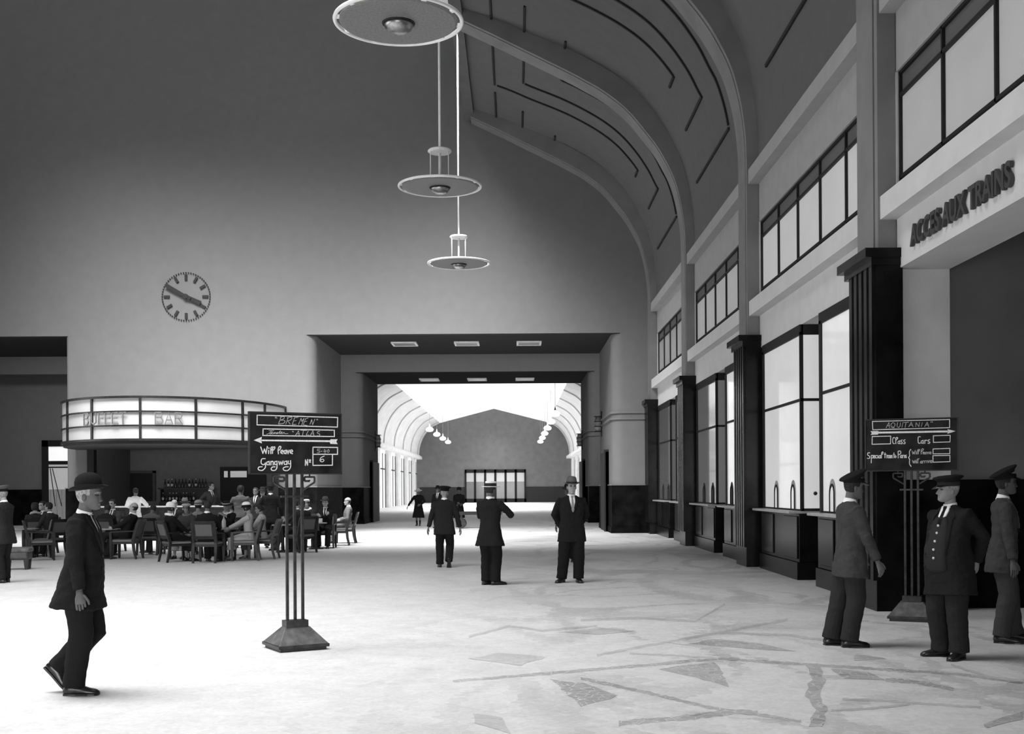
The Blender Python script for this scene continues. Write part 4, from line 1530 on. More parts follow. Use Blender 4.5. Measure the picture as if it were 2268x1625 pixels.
def head_mesh(bm, M, det, mats_face, moustache=False, nose=1.0, fat=1.0):
    """adds the head to bm; returns face->material through mats_face callback index"""
    nz, na = (38, 48) if det else (20, 26)
    rings = []
    loc = []
    for i in range(nz):
        t = i / (nz - 1)
        z = -0.118 + 0.238 * (0.5 - 0.5 * math.cos(PI * (0.04 + 0.92 * t)) if False else t)
        yf, yb, w_ = head_interp(z)
        w_ *= 1 + (fat - 1) * (1 if z < 0 else 0.3)
        c = (yf + yb) / 2 if False else yb * 0.5 + yf * 0.3
        row, lrow = [], []
        for k in range(na):
            a = 2 * PI * k / na
            s_, c_ = math.sin(a), math.cos(a)
            ex = 0.82
            x = w_ * math.copysign(abs(s_) ** ex, s_)
            y = c + (yf - c if c_ > 0 else c - yb) * math.copysign(abs(c_) ** (0.85), c_)
            if c_ > 0.0:
                f = c_
                nb = 0.0
                if -0.052 < z < 0.02:
                    if z > -0.04:
                        nb = 0.006 + 0.022 * (0.02 - z) / 0.06
                    else:
                        nb = 0.028 * max(0, (z + 0.056) / 0.016)
                y += nose * nb * math.exp(-(x / (0.011 + 0.10 * max(0, -z) * 0.12)) ** 2)
                y -= 0.010 * math.exp(-((abs(x) - 0.031) / 0.014) ** 2 - ((z - 0.004) / 0.011) ** 2)
                y += 0.005 * math.exp(-((abs(x) - 0.028) / 0.02) ** 2 - ((z - 0.026) / 0.008) ** 2)
                y += 0.005 * math.exp(-(x / 0.022) ** 2 - ((z + 0.066) / 0.007) ** 2)
                y += 0.005 * math.exp(-(x / 0.018) ** 2 - ((z + 0.079) / 0.006) ** 2)
                y -= 0.005 * math.exp(-(x / 0.024) ** 2 - ((z + 0.0725) / 0.003) ** 2)
                y += 0.006 * math.exp(-(x / 0.02) ** 2 - ((z + 0.1) / 0.01) ** 2)
                y += 0.004 * math.exp(-((abs(x) - 0.045) / 0.015) ** 2 - ((z + 0.03) / 0.02) ** 2)
            p = V((x, y, z))
            row.append(bm.verts.new(M @ p))
            lrow.append((x, y, z, c_))
        rings.append(row)
        loc.append(lrow)
    for i in range(nz - 1):
        for k in range(na):
            j = (k + 1) % na
            f = bm.faces.new((rings[i][k], rings[i][j], rings[i + 1][j], rings[i + 1][k]))
            q = [loc[i][k], loc[i][j], loc[i + 1][j], loc[i + 1][k]]
            x = abs(sum(v[0] for v in q) / 4)
            z = sum(v[2] for v in q) / 4
            front = min(v[3] for v in q) > 0.2
            mi = 0
            if front:
                if 0.018 < x < 0.045 and abs(z - 0.003) < 0.0065:
                    mi = 1
                elif 0.014 < x < 0.052 and abs(z - 0.025) < 0.005:
                    mi = 3
                elif x < 0.024 and abs(z + 0.0725) < 0.004:
                    mi = 2
                elif moustache and x < 0.034 and -0.067 < z < -0.052:
                    mi = 3
            f.material_index = mi
            f.smooth = True
    bm.faces.new(rings[0][::-1])
    bm.faces.new(rings[-1])
    # ears
    for s in (-1, 1):
        er = []
        for (dy, dz, r1, r2) in ((0, 0, 0.028, 0.017),):
            for lay, (off, sc) in enumerate(((0.0, 0.8), (0.008, 1.0), (0.014, 0.9))):
                er.append([M @ V((s * (0.068 + off), -0.012 - off * 0.5 + r2 * sc * math.cos(q), -0.018 + r1 * sc * math.sin(q))) for q in [2 * PI * h / 10 for h in range(10)]])
        R_ = [[bm.verts.new(p) for p in r] for r in er]
        for a, b in zip(R_[:-1], R_[1:]):
            for h in range(10):
                bm.faces.new((a[h], a[(h + 1) % 10], b[(h + 1) % 10], b[h])).smooth = True
        bm.faces.new(R_[0])
        bm.faces.new(R_[-1])


def hair_mesh(M, style, hat=False):
    """cap of hair following the skull"""
    nz, na = 16, 32
    mb = MB()
    grid = []
    long_ = style in ('bob', 'bun')
    thick = {'short': 0.008, 'bob': 0.022, 'bun': 0.014, 'bald': 0.006, 'full': 0.015}[style] * (0.5 if hat else 1.0)
    for i in range(nz):
        row = []
        for k in range(na):
            a = 2 * PI * k / na
            c_ = math.cos(a)
            # lower edge of the hair, front high and nape low
            lo = {'short': 0.075 if c_ > 0.45 else (0.0 if c_ > -0.1 else -0.06), 'full': 0.07 if c_ > 0.45 else (0.0 if c_ > -0.1 else -0.06), 'bob': 0.06 if c_ > 0.6 else (-0.07 if c_ > -0.3 else -0.10), 'bun': 0.07 if c_ > 0.55 else (0.0 if c_ > 0 else -0.075), 'bald': 0.03 if c_ > 0.1 else -0.065}[style]
            hi = 0.119 if style != 'bald' else (0.031 if c_ > 0.1 else 0.03)
            z = lo + (hi - lo) * i / (nz - 1)
            yf, yb, w_ = head_interp(z)
            off = thick * min(1, (i / 2.0)) if i < 3 else thick
            w_ += off
            yf += off
            yb -= off
            zc = z + (off if z > 0.09 else 0)
            c = yb * 0.5 + yf * 0.3
            s_ = math.sin(a)
            x = w_ * math.copysign(abs(s_) ** 0.82, s_)
            y = c + (yf - c if c_ > 0 else c - yb) * math.copysign(abs(c_) ** 0.85, c_)
            row.append(M @ V((x, y, zc)))
        grid.append(row)
    mb.loft(grid, False, style != 'bald')
    if style == 'bun':
        mb.lathe([(0.0, -0.035), (0.03, -0.025), (0.042, 0), (0.03, 0.025), (0.0, 0.035)], (0, -0.115, -0.02), 12, M=M)
    return mb


def hand_mesh(bm, wrist, d, n, side, curl=0.5, det=True):
    """palm and five fingers; d along the hand, n palm normal, side +1 right hand"""
    d = d.normalized()
    n = (n - d * n.dot(d)).normalized()
    a = d.cross(n)                       # across the palm
    mb = MB.__new__(MB)
    mb.bm = bm

    def ring(c, wa, wn, k=10):
        return [c + a * wa * math.cos(2 * PI * i / k) + n * wn * math.sin(2 * PI * i / k) for i in range(k)]
    mb.loft([ring(wrist - d * 0.02, 0.026, 0.019), ring(wrist + d * 0.01, 0.028, 0.017), ring(wrist + d * 0.04, 0.038, 0.016), ring(wrist + d * 0.075, 0.041, 0.014), ring(wrist + d * 0.09, 0.036, 0.011)])
    for i, (off, L_) in enumerate(((-0.031, 0.062), (-0.0105, 0.078), (0.0105, 0.084), (0.031, 0.074))):
        off *= -side
        p = wrist + d * (0.08 if abs(off) > 0.02 else 0.086) + a * off
        pts, rad = [p - d * 0.012], [0.0095]
        ang = 0.15 + 0.1 * (3 - i) * curl
        q = p
        for s in range(3):
            ang += curl * (0.55 if s else 0.35)
            q = q + (d * math.cos(ang) + n * math.sin(ang)) * L_ * (0.42, 0.32, 0.26)[s]
            pts.append(q)
            rad.append((0.0092, 0.0085, 0.0068)[s])
        mb.tube(pts, rad, 7 if det else 5)
    sgn = -side
    p = wrist + d * 0.028 - a * sgn * -0.03 * -1
    p = wrist + d * 0.03 + a * (0.034 * side)
    t1 = p + d * 0.035 + a * (0.022 * side) + n * 0.012
    t2 = t1 + d * 0.03 + a * (0.006 * side) + n * 0.014
    mb.tube([wrist + d * 0.015 + a * 0.02 * side, p, t1, t2], [0.013, 0.0125, 0.0105, 0.008], 7 if det else 5)


# torso sections: z above the hip joint, half width, depth front, depth back, y offset
TOR = [(-0.16, 0.192, 0.128, 0.135, 0.0), (-0.06, 0.188, 0.12, 0.13, 0.0), (0.06, 0.172, 0.112, 0.115, 0.0), (0.15, 0.166, 0.112, 0.108, 0.005), (0.25, 0.178, 0.118, 0.108, 0.01), (0.36, 0.192, 0.122, 0.115, 0.005),
       (0.44, 0.196, 0.108, 0.115, -0.005), (0.50, 0.172, 0.08, 0.098, -0.012), (0.535, 0.115, 0.062, 0.075, -0.016), (0.565, 0.068, 0.052, 0.058, -0.012)]


def tor(z, o):
    P = TOR
    if z <= P[0][0]:
        r = P[0][1:]
    else:
        r = P[-1][1:]
        for a, b in zip(P[:-1], P[1:]):
            if z <= b[0]:
                t = (z - a[0]) / (b[0] - a[0])
                r = tuple(a[i] + (b[i] - a[i]) * t for i in (1, 2, 3, 4))
                break
    rx, rf, rb, yo = r
    belly = o.get('belly', 0.0) * math.exp(-((z - 0.08) / 0.2) ** 2)
    wd = 1 + o.get('wide', 0.0)
    bust = o.get('bust', 0.0) * math.exp(-((z - 0.32) / 0.08) ** 2)
    return rx * wd + belly * 0.35, rf + belly + bust, rb + belly * 0.15, yo


HATS = {}


def person(label, x, y, rz, H=1.72, hip=(0, 0, 0.9), lean=0.0, side=0.0, twist=0.0, head=(0, 0), roll=0.0, feet=None, hands=None, elbows=None, knees=None,
           o=None, lod=1, group=None, seated=False):
    """feet: ((x, y, z, yaw, pitch) left, right); hands: wrist targets left, right; o: outfit"""
    o = o or {}
    s = H / 1.72
    root = thing('person', label, 'person', (x, y, 0), R(rz), group)
    hip = V(hip)
    T = Matrix.Translation(hip) @ Matrix.Rotation(R(twist), 4, 'Z') @ Matrix.Rotation(-R(lean), 4, 'X') @ Matrix.Rotation(R(side), 4, 'Y')
    seed = (x * 7.3 + y * 3.1) % 50
    vox = {2: 0.010, 1: 0.014, 0: 0.02}[lod]
    S = Matrix.Scale(s, 4)
    if feet is None:
        feet = ((-0.1, 0.0, 0, 8, 0), (0.1, 0.02, 0, -8, 0))
    if hands is None:
        hands = (V((-0.27, 0.06, 0.80)), V((0.27, 0.06, 0.80)))
    if elbows is None:
        elbows = (V((-0.5, -0.8, 0)), V((0.5, -0.8, 0)))
    if knees is None:
        knees = (V((-0.15, 1, 0.2)), V((0.15, 1, 0.2)))
    sh = [T @ V((-0.182, -0.01, 0.475)), T @ V((0.182, -0.01, 0.475))]
    el, wr = [], []
    for i in (0, 1):
        e, w_ = ik(sh[i], V(hands[i]), 0.285, 0.255, elbows[i])
        el.append(e)
        wr.append(w_)
    hj = [hip + T.to_3x3() @ V((-0.092, 0, 0)), hip + T.to_3x3() @ V((0.092, 0, 0))]
    kn, an, fm = [], [], []
    for i in (0, 1):
        fx, fy, fz, yaw, pitch = feet[i]
        FM = Matrix.Translation((fx, fy, fz)) @ Matrix.Rotation(R(yaw), 4, 'Z') @ Matrix.Rotation(-R(pitch), 4, 'X')
        a_ = FM @ V((0, 0, 0.085))
        k, a2 = ik(hj[i], a_, 0.42, 0.404, knees[i])
        kn.append(k)
        an.append(a_)
        fm.append(FM)
    # neck and head
    nb = T @ V((0, -0.012, 0.535))
    hc0 = T @ V((0, 0.012, 0.595))
    HM = Matrix.Translation(hc0) @ Matrix.Rotation(R(head[0]) + R(twist) * 0, 4, 'Z') @ Matrix.Rotation(R(head[1]), 4, 'X') @ Matrix.Rotation(R(roll), 4, 'Y') @ Matrix.Translation((0, 0.012, 0.112))
    female = o.get('female', False)
    skn = skin(o.get('skin', 0.3))
    # ---- body: one surface for torso, limbs and neck, then head and hands grown on to it
    mb = MB()
    rings = []
    for z in (-0.12, -0.05, 0.05, 0.15, 0.25, 0.36, 0.44, 0.5, 0.535):
        rx, rf, rb, yo = tor(z, {})
        k = 0.80
        rings.append([T @ V((rx * k * math.cos(t), yo + (rf if math.sin(t) > 0 else rb) * k * math.sin(t), z)) for t in [2 * PI * j / 16 for j in range(16)]])
    mb.loft(rings)
    mb.tube([T @ V((0, -0.015, 0.50)), nb, HM @ V((0, -0.025, -0.07)), HM @ V((0, -0.02, -0.02))], [0.062, 0.055, 0.052, 0.05], 12)
    for i in (0, 1):
        mb.tube([T @ V((0, 0, 0.44)) * 0.4 + sh[i] * 0.6, sh[i], sh[i] * 0.5 + el[i] * 0.5, el[i], el[i] * 0.5 + wr[i] * 0.5, wr[i]], [0.05, 0.05, 0.045, 0.037, 0.036, 0.026], 10)
        mb.tube([hj[i] + V((0, 0, 0.04)), hj[i] * 0.5 + kn[i] * 0.5, kn[i], kn[i] * 0.55 + an[i] * 0.45, an[i], fm[i] @ V((0, 0.05, 0.045)), fm[i] @ V((0, 0.13, 0.035))], [0.085, 0.072, 0.052, 0.05, 0.034, 0.032, 0.025], 10)
    me = temp_eval(mb.bm, max(vox, 0.013), 2)
    bm = bmesh.new()
    bm.from_mesh(me)
    bpy.data.meshes.remove(me)
    head_mesh(bm, HM, lod >= 1, None, o.get('moustache', False), o.get('nose', 1.0), o.get('fat', 1.0))
    curls = o.get('curl', (0.55, 0.55))
    pn = o.get('palm', (None, None))
    for i in (0, 1):
        d = (wr[i] - el[i]).normalized()
        if o.get('handdir', (None, None))[i] is not None:
            d = V(o['handdir'][i]).normalized()
        n = V(pn[i]) if pn[i] is not None else V((1 if i == 0 else -1, -0.3, 0.0))
        hand_mesh(bm, wr[i] + d * 0.015, d, n, -1 if i == 0 else 1, curls[i], lod >= 1)
    me = bpy.data.meshes.new('body')
    bmesh.ops.recalc_face_normals(bm, faces=bm.faces)
    bm.to_mesh(me)
    bm.free()
    for p in me.polygons:
        p.use_smooth = True
    me.transform(S)
    body = new_obj('body', me, [skn, EYE_M, LIP if female else skin(0.2), HAIR_G if o.get('grey_hair') else HAIR], root)

    def add(name, mbx, m, parent=root, smooth=True, lab=None):
        me = mbx.mesh(name, smooth) if isinstance(mbx, MB) else mbx
        me.transform(S)
        ob = new_obj(name, me, m, parent)
        if lab:
            ob['label'] = lab
        return ob

    # ---- jacket / coat / dress
    jg = o.get('jacket', 0.02)
    jm = SHIRT if jg == 'white' else gray(jg)
    hem = o.get('hem', -0.17 if not seated else -0.10)
    flare = o.get('flare', 1.08)
    mb = MB()
    zs = [-0.16, -0.06, 0.06, 0.15, 0.25, 0.36, 0.44, 0.5, 0.535, 0.558]
    if hem < -0.17:
        zs = [hem, hem * 0.75, hem * 0.5 - 0.05] + zs[1:]
    else:
        zs[0] = hem
    E_ = 0.78
    rings = []
    for z in zs:
        rx, rf, rb, yo = tor(max(z, -0.16), o)
        k = 1.0 if z > -0.02 else 1.0 + (flare - 1) * min(1.0, (-0.02 - z) / max(0.05, (-0.02 - hem)))
        if z >= 0.53:
            k = 0.95
        ring = []
        rx, rf, rb = (rx + 0.008, rf + 0.008, rb + 0.008) if z < 0.1 else (rx, rf, rb)
        for j in range(24):
            t = 2 * PI * j / 24
            c_, s_ = math.cos(t), math.sin(t)
            ring.append(T @ V((rx * k * math.copysign(abs(c_) ** E_, c_), yo + (rf if s_ > 0 else rb) * k * math.copysign(abs(s_) ** E_, s_), z)))
        rings.append(ring)
    mb.loft(rings)
    sw = o.get('sleeve', 1.0)
    for i in (0, 1):
        inn = T @ V((-0.10 if i == 0 else 0.10, -0.008, 0.455))
        end = wr[i] * 0.97 + el[i] * 0.03
        pts = [inn, sh[i] + T.to_3x3() @ V((0, 0, -0.012)), sh[i] * 0.55 + el[i] * 0.45, el[i], el[i] * 0.45 + wr[i] * 0.55, end]
        mb.tube(pts, [0.066, 0.07 * sw, 0.064 * sw, 0.056 * sw, 0.05 * sw, 0.044 * sw], 12)
    me = temp_eval(mb.bm, vox, 3)
    wrinkle(me, o.get('wr', 0.007), 9.0, seed, 1.2)
    wrinkle(me, 0.003, 24.0, seed + 3, 1.5)
    add('coat' if hem < -0.3 else 'jacket', me, jm)

    # ---- trousers or skirt
    tg = o.get('trousers', jg if jg != 'white' else 0.02)
    mb = MB()
    if o.get('skirt'):
        L_ = o.get('skirt')
        for i in (0, 1):
            if seated:
                cal = kn[i] * (1 - L_) + an[i] * L_
                mb.tube([hj[i], hj[i] * 0.5 + kn[i] * 0.5, kn[i] + V((0, 0.015, 0.0)), cal], [0.125, 0.12, 0.105, 0.12], 14)
        if seated:
            mid = (hj[0] + hj[1]) / 2
            mk = (kn[0] + kn[1]) / 2
            mb.tube([mid, mid * 0.4 + mk * 0.6, mk], [0.12, 0.11, 0.09], 12)
    else:
        wdt = o.get('leg', 1.0)
        rp = []
        for z in (-0.15, -0.06, 0.06, 0.14):
            rx, rf, rb, yo = tor(max(z, -0.16), o)
            k = 0.84
            rp.append([T @ V((rx * k * math.cos(t), yo + (rf if math.sin(t) > 0 else rb) * k * math.sin(t), z)) for t in [2 * PI * j / 20 for j in range(20)]])
        mb.loft(rp)
        for i in (0, 1):
            low = an[i] + (kn[i] - an[i]).normalized() * -0.02
            up = (kn[i] - an[i]).normalized()
            fwd = (fm[i].to_3x3() @ V((0, 1, 0)))
            mb.tube([hj[i] + V((0, 0, 0.06)), hj[i] * 0.55 + kn[i] * 0.45, kn[i], kn[i] * 0.5 + an[i] * 0.5, an[i] + up * 0.04 + fwd * 0.006, low + fwd * 0.01], [0.094, 0.096 * wdt, 0.086 * wdt, 0.08 * wdt, 0.077 * wdt, 0.08 * wdt], 14)
    if len(mb.bm.verts):
        me = temp_eval(mb.bm, vox, 2)
        wrinkle(me, 0.007, 8.0, seed + 9, 1.4)
        add('skirt' if o.get('skirt') else 'trousers', me, gray(tg))
    else:
        mb.bm.free()

    # ---- shoes
    for i in (0, 1):
        FM = fm[i]
        mb = MB()
        k = 0.85 if female else 1.0
        secs = [(-0.075, 0.022, 0.03, 0.05), (-0.065, 0.034, 0.0, 0.085), (-0.02, 0.038, 0.0, 0.1), (0.03, 0.037, 0.0, 0.098), (0.08, 0.043, 0.0, 0.078), (0.13, 0.049, 0.0, 0.06), (0.18, 0.044, 0.002, 0.05), (0.205, 0.028, 0.006, 0.036), (0.214, 0.012, 0.01, 0.024)]
        rings = []
        for yy, wx, z0, z1 in secs:
            ring = []
            for j in range(14):
                t = 2 * PI * j / 14
                cz = math.sin(t)
                zz = (z0 + z1) / 2 + (z1 - z0) / 2 * math.copysign(abs(cz) ** 0.6, cz)
                ring.append(FM @ V((wx * k * math.cos(t) * (1.0 if cz < 0.3 else 0.85), yy * k, zz)))
            rings.append(ring)
        mb.loft(rings)
        sh_ = add('shoe', mb, o.get('shoe', SHOE))
        mb = MB()
        rings = []
        for yy, wx, z0, z1 in secs[1:-1]:
            rings.append([FM @ V((-wx * k * 1.06, yy * k, 0.0)), FM @ V((wx * k * 1.06, yy * k, 0.0)), FM @ V((wx * k * 1.06, yy * k, 0.014)), FM @ V((-wx * k * 1.06, yy * k, 0.014))])
        mb.loft(rings)
        mb.box(-0.032 * k, 0.032 * k, -0.07 * k, -0.015 * k, -0.004, 0.014, FM)
        add('sole', mb, SHOE, sh_, False)

    # ---- shirt, tie, collar, lapels (all lie on the jacket's surface)
    def surf(xx, z, off):
        rx, rf, rb, yo = tor(max(z, -0.16), o)
        u = min(0.98, abs(xx) / rx)
        return T @ V((xx, yo + rf * (1 - u ** 2.4) ** (1 / 2.4) + off, z))

    def patch(outl, off, thick=0.008, n=10):
        """outl: list of (z, x_left, x_right)"""
        mb = MB()
        rings = []
        for z, x0, x1 in outl:
            r = [surf(x0 + (x1 - x0) * i / 6, z, off + thick) for i in range(7)] + [surf(x0 + (x1 - x0) * i / 6, z, off - 0.02) for i in range(6, -1, -1)]
            rings.append(r)
        mb.loft(rings)
        return mb
    if o.get('shirt', True) and not female:
        zb = o.get('vee', 0.27)
        add('shirt_front', patch([(0.555, -0.045, 0.045), (0.52, -0.05, 0.05), (0.45, -0.045, 0.045), (zb + 0.06, -0.022, 0.022), (zb, -0.004, 0.004)], 0.004), SHIRT)
        if o.get('tie', 0.03) is not None:
            add('tie', patch([(0.55, -0.016, 0.016), (0.535, -0.02, 0.02), (0.515, -0.013, 0.013), (0.42, -0.02, 0.02), (zb + 0.03, -0.024, 0.024), (zb - 0.01, -0.012, 0.012)], 0.012), gray(o.get('tie', 0.03)))
        if lod >= 1:
            for sg in (-1, 1):
                if o.get('waistcoat') is not None:
                    P = [(0.53, 0.052, 0.092), (0.46, 0.085, 0.14), (0.435, 0.088, 0.145), (0.42, 0.09, 0.13), (0.25, 0.105, 0.132), (0.08, 0.112, 0.122)]
                else:
                    P = [(0.55, 0.05, 0.085), (0.50, 0.052, 0.105), (0.46, 0.046, 0.108), (0.445, 0.044, 0.085), (zb + 0.08, 0.026, 0.06), (zb - 0.02, 0.0, 0.014)]
                add('lapel', patch([(z, sg * a, sg * b) for z, a, b in P], 0.006, 0.01), jm)
            if o.get('waistcoat') is None:
                mb = MB()
                for bz in o.get('buttons', (zb - 0.04, zb - 0.14)):
                    mb.lathe([(0.0, 0.012), (0.011, 0.01), (0.011, 0.0)], n=10, M=Matrix.Translation(surf(0.012, bz, 0.006)) @ T.to_3x3().to_4x4() @ Matrix.Rotation(-PI / 2, 4, 'X'))
                add('button', mb, BLACK)
    if o.get('waistcoat') is not None:
        wc = add('waistcoat', patch([(0.44, -0.05, 0.06), (0.40, -0.08, 0.09), (0.30, -0.10, 0.13), (0.15, -0.112, 0.16), (0.02, -0.112, 0.165), (-0.045, -0.108, 0.16), (-0.06, -0.10, 0.12), (-0.09, -0.05, 0.06)], 0.006, 0.012), gray(o['waistcoat']))
        for bz in (0.36, 0.29, 0.21, 0.13, 0.05):
            mb = MB()
            mb.lathe([(0.0, 0.014), (0.012, 0.011), (0.013, 0.0)], n=10, M=Matrix.Translation(surf(0.0, bz, 0.016)) @ T.to_3x3().to_4x4() @ Matrix.Rotation(-PI / 2, 4, 'X'))
            add('button', mb, mat('brass_button', 0.6, 0.3, 0.5), wc)
    if o.get('collar', True):
        mb = MB()
        rings = []
        for z, kx, ky in ((0.525, 0.072, 0.068), (0.56, 0.067, 0.063), (0.6, 0.063, 0.058), (0.603, 0.058, 0.054), (0.56, 0.06, 0.056)):
            up = T @ V((0, -0.01, z))
            ax = HM @ V((0, -0.022, -0.085))
            b = (ax - nb)
            c = nb + b * ((z - 0.535) / 0.12)
            rings.append([c + T.to_3x3() @ V((kx * math.cos(t), ky * math.sin(t), -0.012 * math.sin(t))) for t in [2 * PI * j / 20 for j in range(20)]])
        mb.loft(rings, False, False)
        add('collar', mb, SHIRT if not o.get('collar_g') else gray(o['collar_g']))
    if o.get('fur'):
        mb = MB()
        rings = []
        for j in range(21):
            t = 2 * PI * j / 20
            c = nb + T.to_3x3() @ V((0.098 * math.cos(t), 0.082 * math.sin(t), 0.005 - 0.03 * math.sin(t)))
            od = T.to_3x3() @ V((math.cos(t), math.sin(t), 0))
            uz = T.to_3x3() @ V((0, 0, 1))
            rr = 0.034 * (1 + 0.15 * math.sin(j * 7))
            rings.append([c + od * rr * math.cos(q) + uz * rr * math.sin(q) for q in [2 * PI * h / 8 for h in range(8)]])
        mb.loft(rings, False, False)
        add('scarf', mb, gray(o['fur']) if o['fur'] != 'white' else SHIRT)
    if o.get('apron_ties'):
        pass
    # ---- hair and hat
    hs = o.get('hair', 'short')
    if hs:
        add('hair', hair_mesh(HM, hs, bool(o.get('hat'))), HAIR_G if o.get('grey_hair') else HAIR)
    hat = o.get('hat')
    if hat:
        kind, g = hat[0], hat[1]
        tilt = hat[2] if len(hat) > 2 else 0
        W = HM @ Matrix.Translation((0, -0.004, 0.05)) @ Matrix.Rotation(R(tilt), 4, 'X')
        hm_ = gray(g) if g != 'white' else SHIRT

        def lat(prof, sx=0.84, n=28, MM=W):
            mb = MB()
            mb.lathe(prof, (0, 0, 0), n, sx, 1.0, MM, True)
            return mb

        def brim(r0, r1, th, curl, sx=0.86, droop=0.0):
            mb = MB()
            rings = []
            n = 32
            for j in range(n + 1):
                t = 2 * PI * j / n
                c_, s_ = math.cos(t), math.sin(t)
                lift = curl * abs(c_) ** 1.5 - droop * max(0, s_)
                a = V((r0 * sx * c_, r0 * s_, 0))
                m_ = V(((r0 + r1) / 2 * sx * c_, (r0 + r1) / 2 * s_, lift * 0.3))
                b = V((r1 * sx * c_, r1 * s_, lift))
                rings.append([W @ a, W @ m_, W @ b, W @ (b + V((0, 0, th))), W @ (m_ + V((0, 0, th))), W @ (a + V((0, 0, th)))])
            mb.loft(rings, False, False)
            return mb
        if kind == 'bowler':
            h = add('hat', lat([(0.108, -0.005), (0.11, 0.03), (0.108, 0.065), (0.095, 0.1), (0.065, 0.125), (0.025, 0.136), (0.0, 0.137)]), hm_)
            add('brim', brim(0.1, 0.158, 0.007, 0.03), hm_, h)
            add('hat_band', lat([(0.112, -0.002), (0.113, 0.028)]), BLACK, h)
        elif kind == 'boater':
            h = add('hat', lat([(0.106, -0.005), (0.106, 0.088), (0.1, 0.094), (0.0, 0.096)]), hm_, smooth=False)
            add('brim', brim(0.1, 0.172, 0.007, 0.0), hm_, h, False)
            add('hat_band', lat([(0.108, 0.004), (0.109, 0.062)]), BLACK, h)
        elif kind == 'fedora':
            mb = MB()
            rings = []
            for r, z in ((0.108, -0.005), (0.108, 0.03), (0.1, 0.07), (0.09, 0.1), (0.072, 0.115), (0.03, 0.108), (0.004, 0.1)):
                ring = []
                for j in range(28):
                    t = 2 * PI * j / 28
                    c_, s_ = math.cos(t), math.sin(t)
                    pin = 1 - 0.22 * max(0, s_) * (z / 0.1 if z > 0 else 0) * abs(c_)
                    ring.append(W @ V((r * 0.84 * c_ * pin, r * s_, z + (0.012 * s_ * s_ if z > 0.09 else 0))))
                rings.append(ring)
            mb.loft(rings)
            h = add('hat', mb, hm_)
            add('brim', brim(0.1, 0.16, 0.006, 0.022, droop=0.012), hm_, h)
            add('hat_band', lat([(0.11, 0.0), (0.1095, 0.034)]), gray(hat[3]) if len(hat) > 3 else BLACK, h)
        elif kind == 'cloche':
            h = add('hat', lat([(0.128, -0.035), (0.118, -0.02), (0.112, 0.0), (0.108, 0.04), (0.09, 0.075), (0.05, 0.095), (0.0, 0.1)], 0.9), hm_)
            add('hat_band', lat([(0.1145, 0.0), (0.112, 0.024)], 0.9), gray(hat[3]) if len(hat) > 3 else hm_, h)
        elif kind == 'cloche_dark_brim':
            h = add('hat', lat([(0.112, -0.002), (0.111, 0.01), (0.106, 0.045), (0.088, 0.078), (0.05, 0.098), (0.0, 0.102)], 0.9), hm_)
            add('brim', lat([(0.128, -0.04), (0.12, -0.022), (0.115, 0.0), (0.113, 0.02), (0.1, 0.021)], 0.9), gray(hat[3]), h)
        elif kind == 'wide':
            h = add('hat', lat([(0.108, -0.01), (0.106, 0.03), (0.09, 0.062), (0.05, 0.08), (0.0, 0.083)], 0.9), hm_)
            add('brim', brim(0.1, 0.19, 0.006, -0.02, 0.95, 0.02), hm_, h)
            add('hat_band', lat([(0.1105, -0.004), (0.109, 0.022)], 0.9), gray(hat[3]) if len(hat) > 3 else hm_, h)
        elif kind == 'beret':
            h = add('hat', lat([(0.1, -0.012), (0.118, 0.006), (0.128, 0.03), (0.11, 0.052), (0.06, 0.065), (0.0, 0.068)], 0.92), hm_)
        elif kind == 'flatcap':
            mb = MB()
            rings = []
            for r, z, dy in ((0.105, -0.01, 0), (0.122, 0.012, 0.006), (0.12, 0.03, 0.008), (0.085, 0.048, -0.002), (0.0, 0.055, -0.01)):
                rings.append([W @ V((r * 0.86 * math.cos(t), dy + r * math.sin(t), z - 0.012 * math.sin(t))) for t in [2 * PI * j / 28 for j in range(28)]])
            mb.loft(rings)
            h = add('hat', mb, hm_)
            mb = MB()
            rings = []
            for j in range(13):
                t = R(25 + 130 * j / 12)
                a, b = V((0.088 * math.cos(t), 0.1 * math.sin(t), -0.006)), V((0.088 * math.cos(t), (0.1 + 0.05 * math.sin((t - R(25)) / R(130) * PI)) * math.sin(t), -0.02))
                rings.append([W @ a, W @ b, W @ (b + V((0, 0, 0.006))), W @ (a + V((0, 0, 0.008)))])
            mb.loft(rings)
            add('visor', mb, hm_, h)
        elif kind == 'peaked':
            ct = hat[3] if len(hat) > 3 else 10
            W2 = W @ Matrix.Translation((0, 0, 0.034)) @ Matrix.Rotation(R(ct), 4, 'X')
            h = add('hat', lat([(0.104, -0.006), (0.107, 0.006), (0.142, 0.030), (0.147, 0.038), (0.138, 0.048), (0.09, 0.058), (0.0, 0.06)], 0.9, 32, W2), hm_)
            add('hat_band', lat([(0.104, -0.012), (0.108, -0.01), (0.109, 0.032), (0.1, 0.034)], 0.86), gray(o.get('cap_band', 0.012)), h)
            mb = MB()
            rings = []
            for j in range(17):
                t = R(18 + 144 * j / 16)
                ww = math.sin((t - R(18)) / R(144) * PI)
                a = V((0.09 * math.cos(t), 0.102 * math.sin(t), -0.006))
                b = V((0.094 * math.cos(t), 0.104 * math.sin(t) + 0.058 * ww, -0.006 - 0.034 * ww))
                rings.append([W @ a, W @ b, W @ (b + V((0, 0, 0.005))), W @ (a + V((0, 0, 0.006)))])
            mb.loft(rings)
            add('visor', mb, mat('patent_leather', 0.01, 0.15, 0.5), h)
    return dict(root=root, wr=[p * s for p in wr], el=[p * s for p in el], T=T, s=s)


def held(root, name, mbx, m):
    """object held by a person, placed in the person's own frame but left at top level"""
    me = mbx.mesh(name)
    o = new_obj(name, me, m)
    o.location = root.location
    o.rotation_euler = root.rotation_euler
    return o


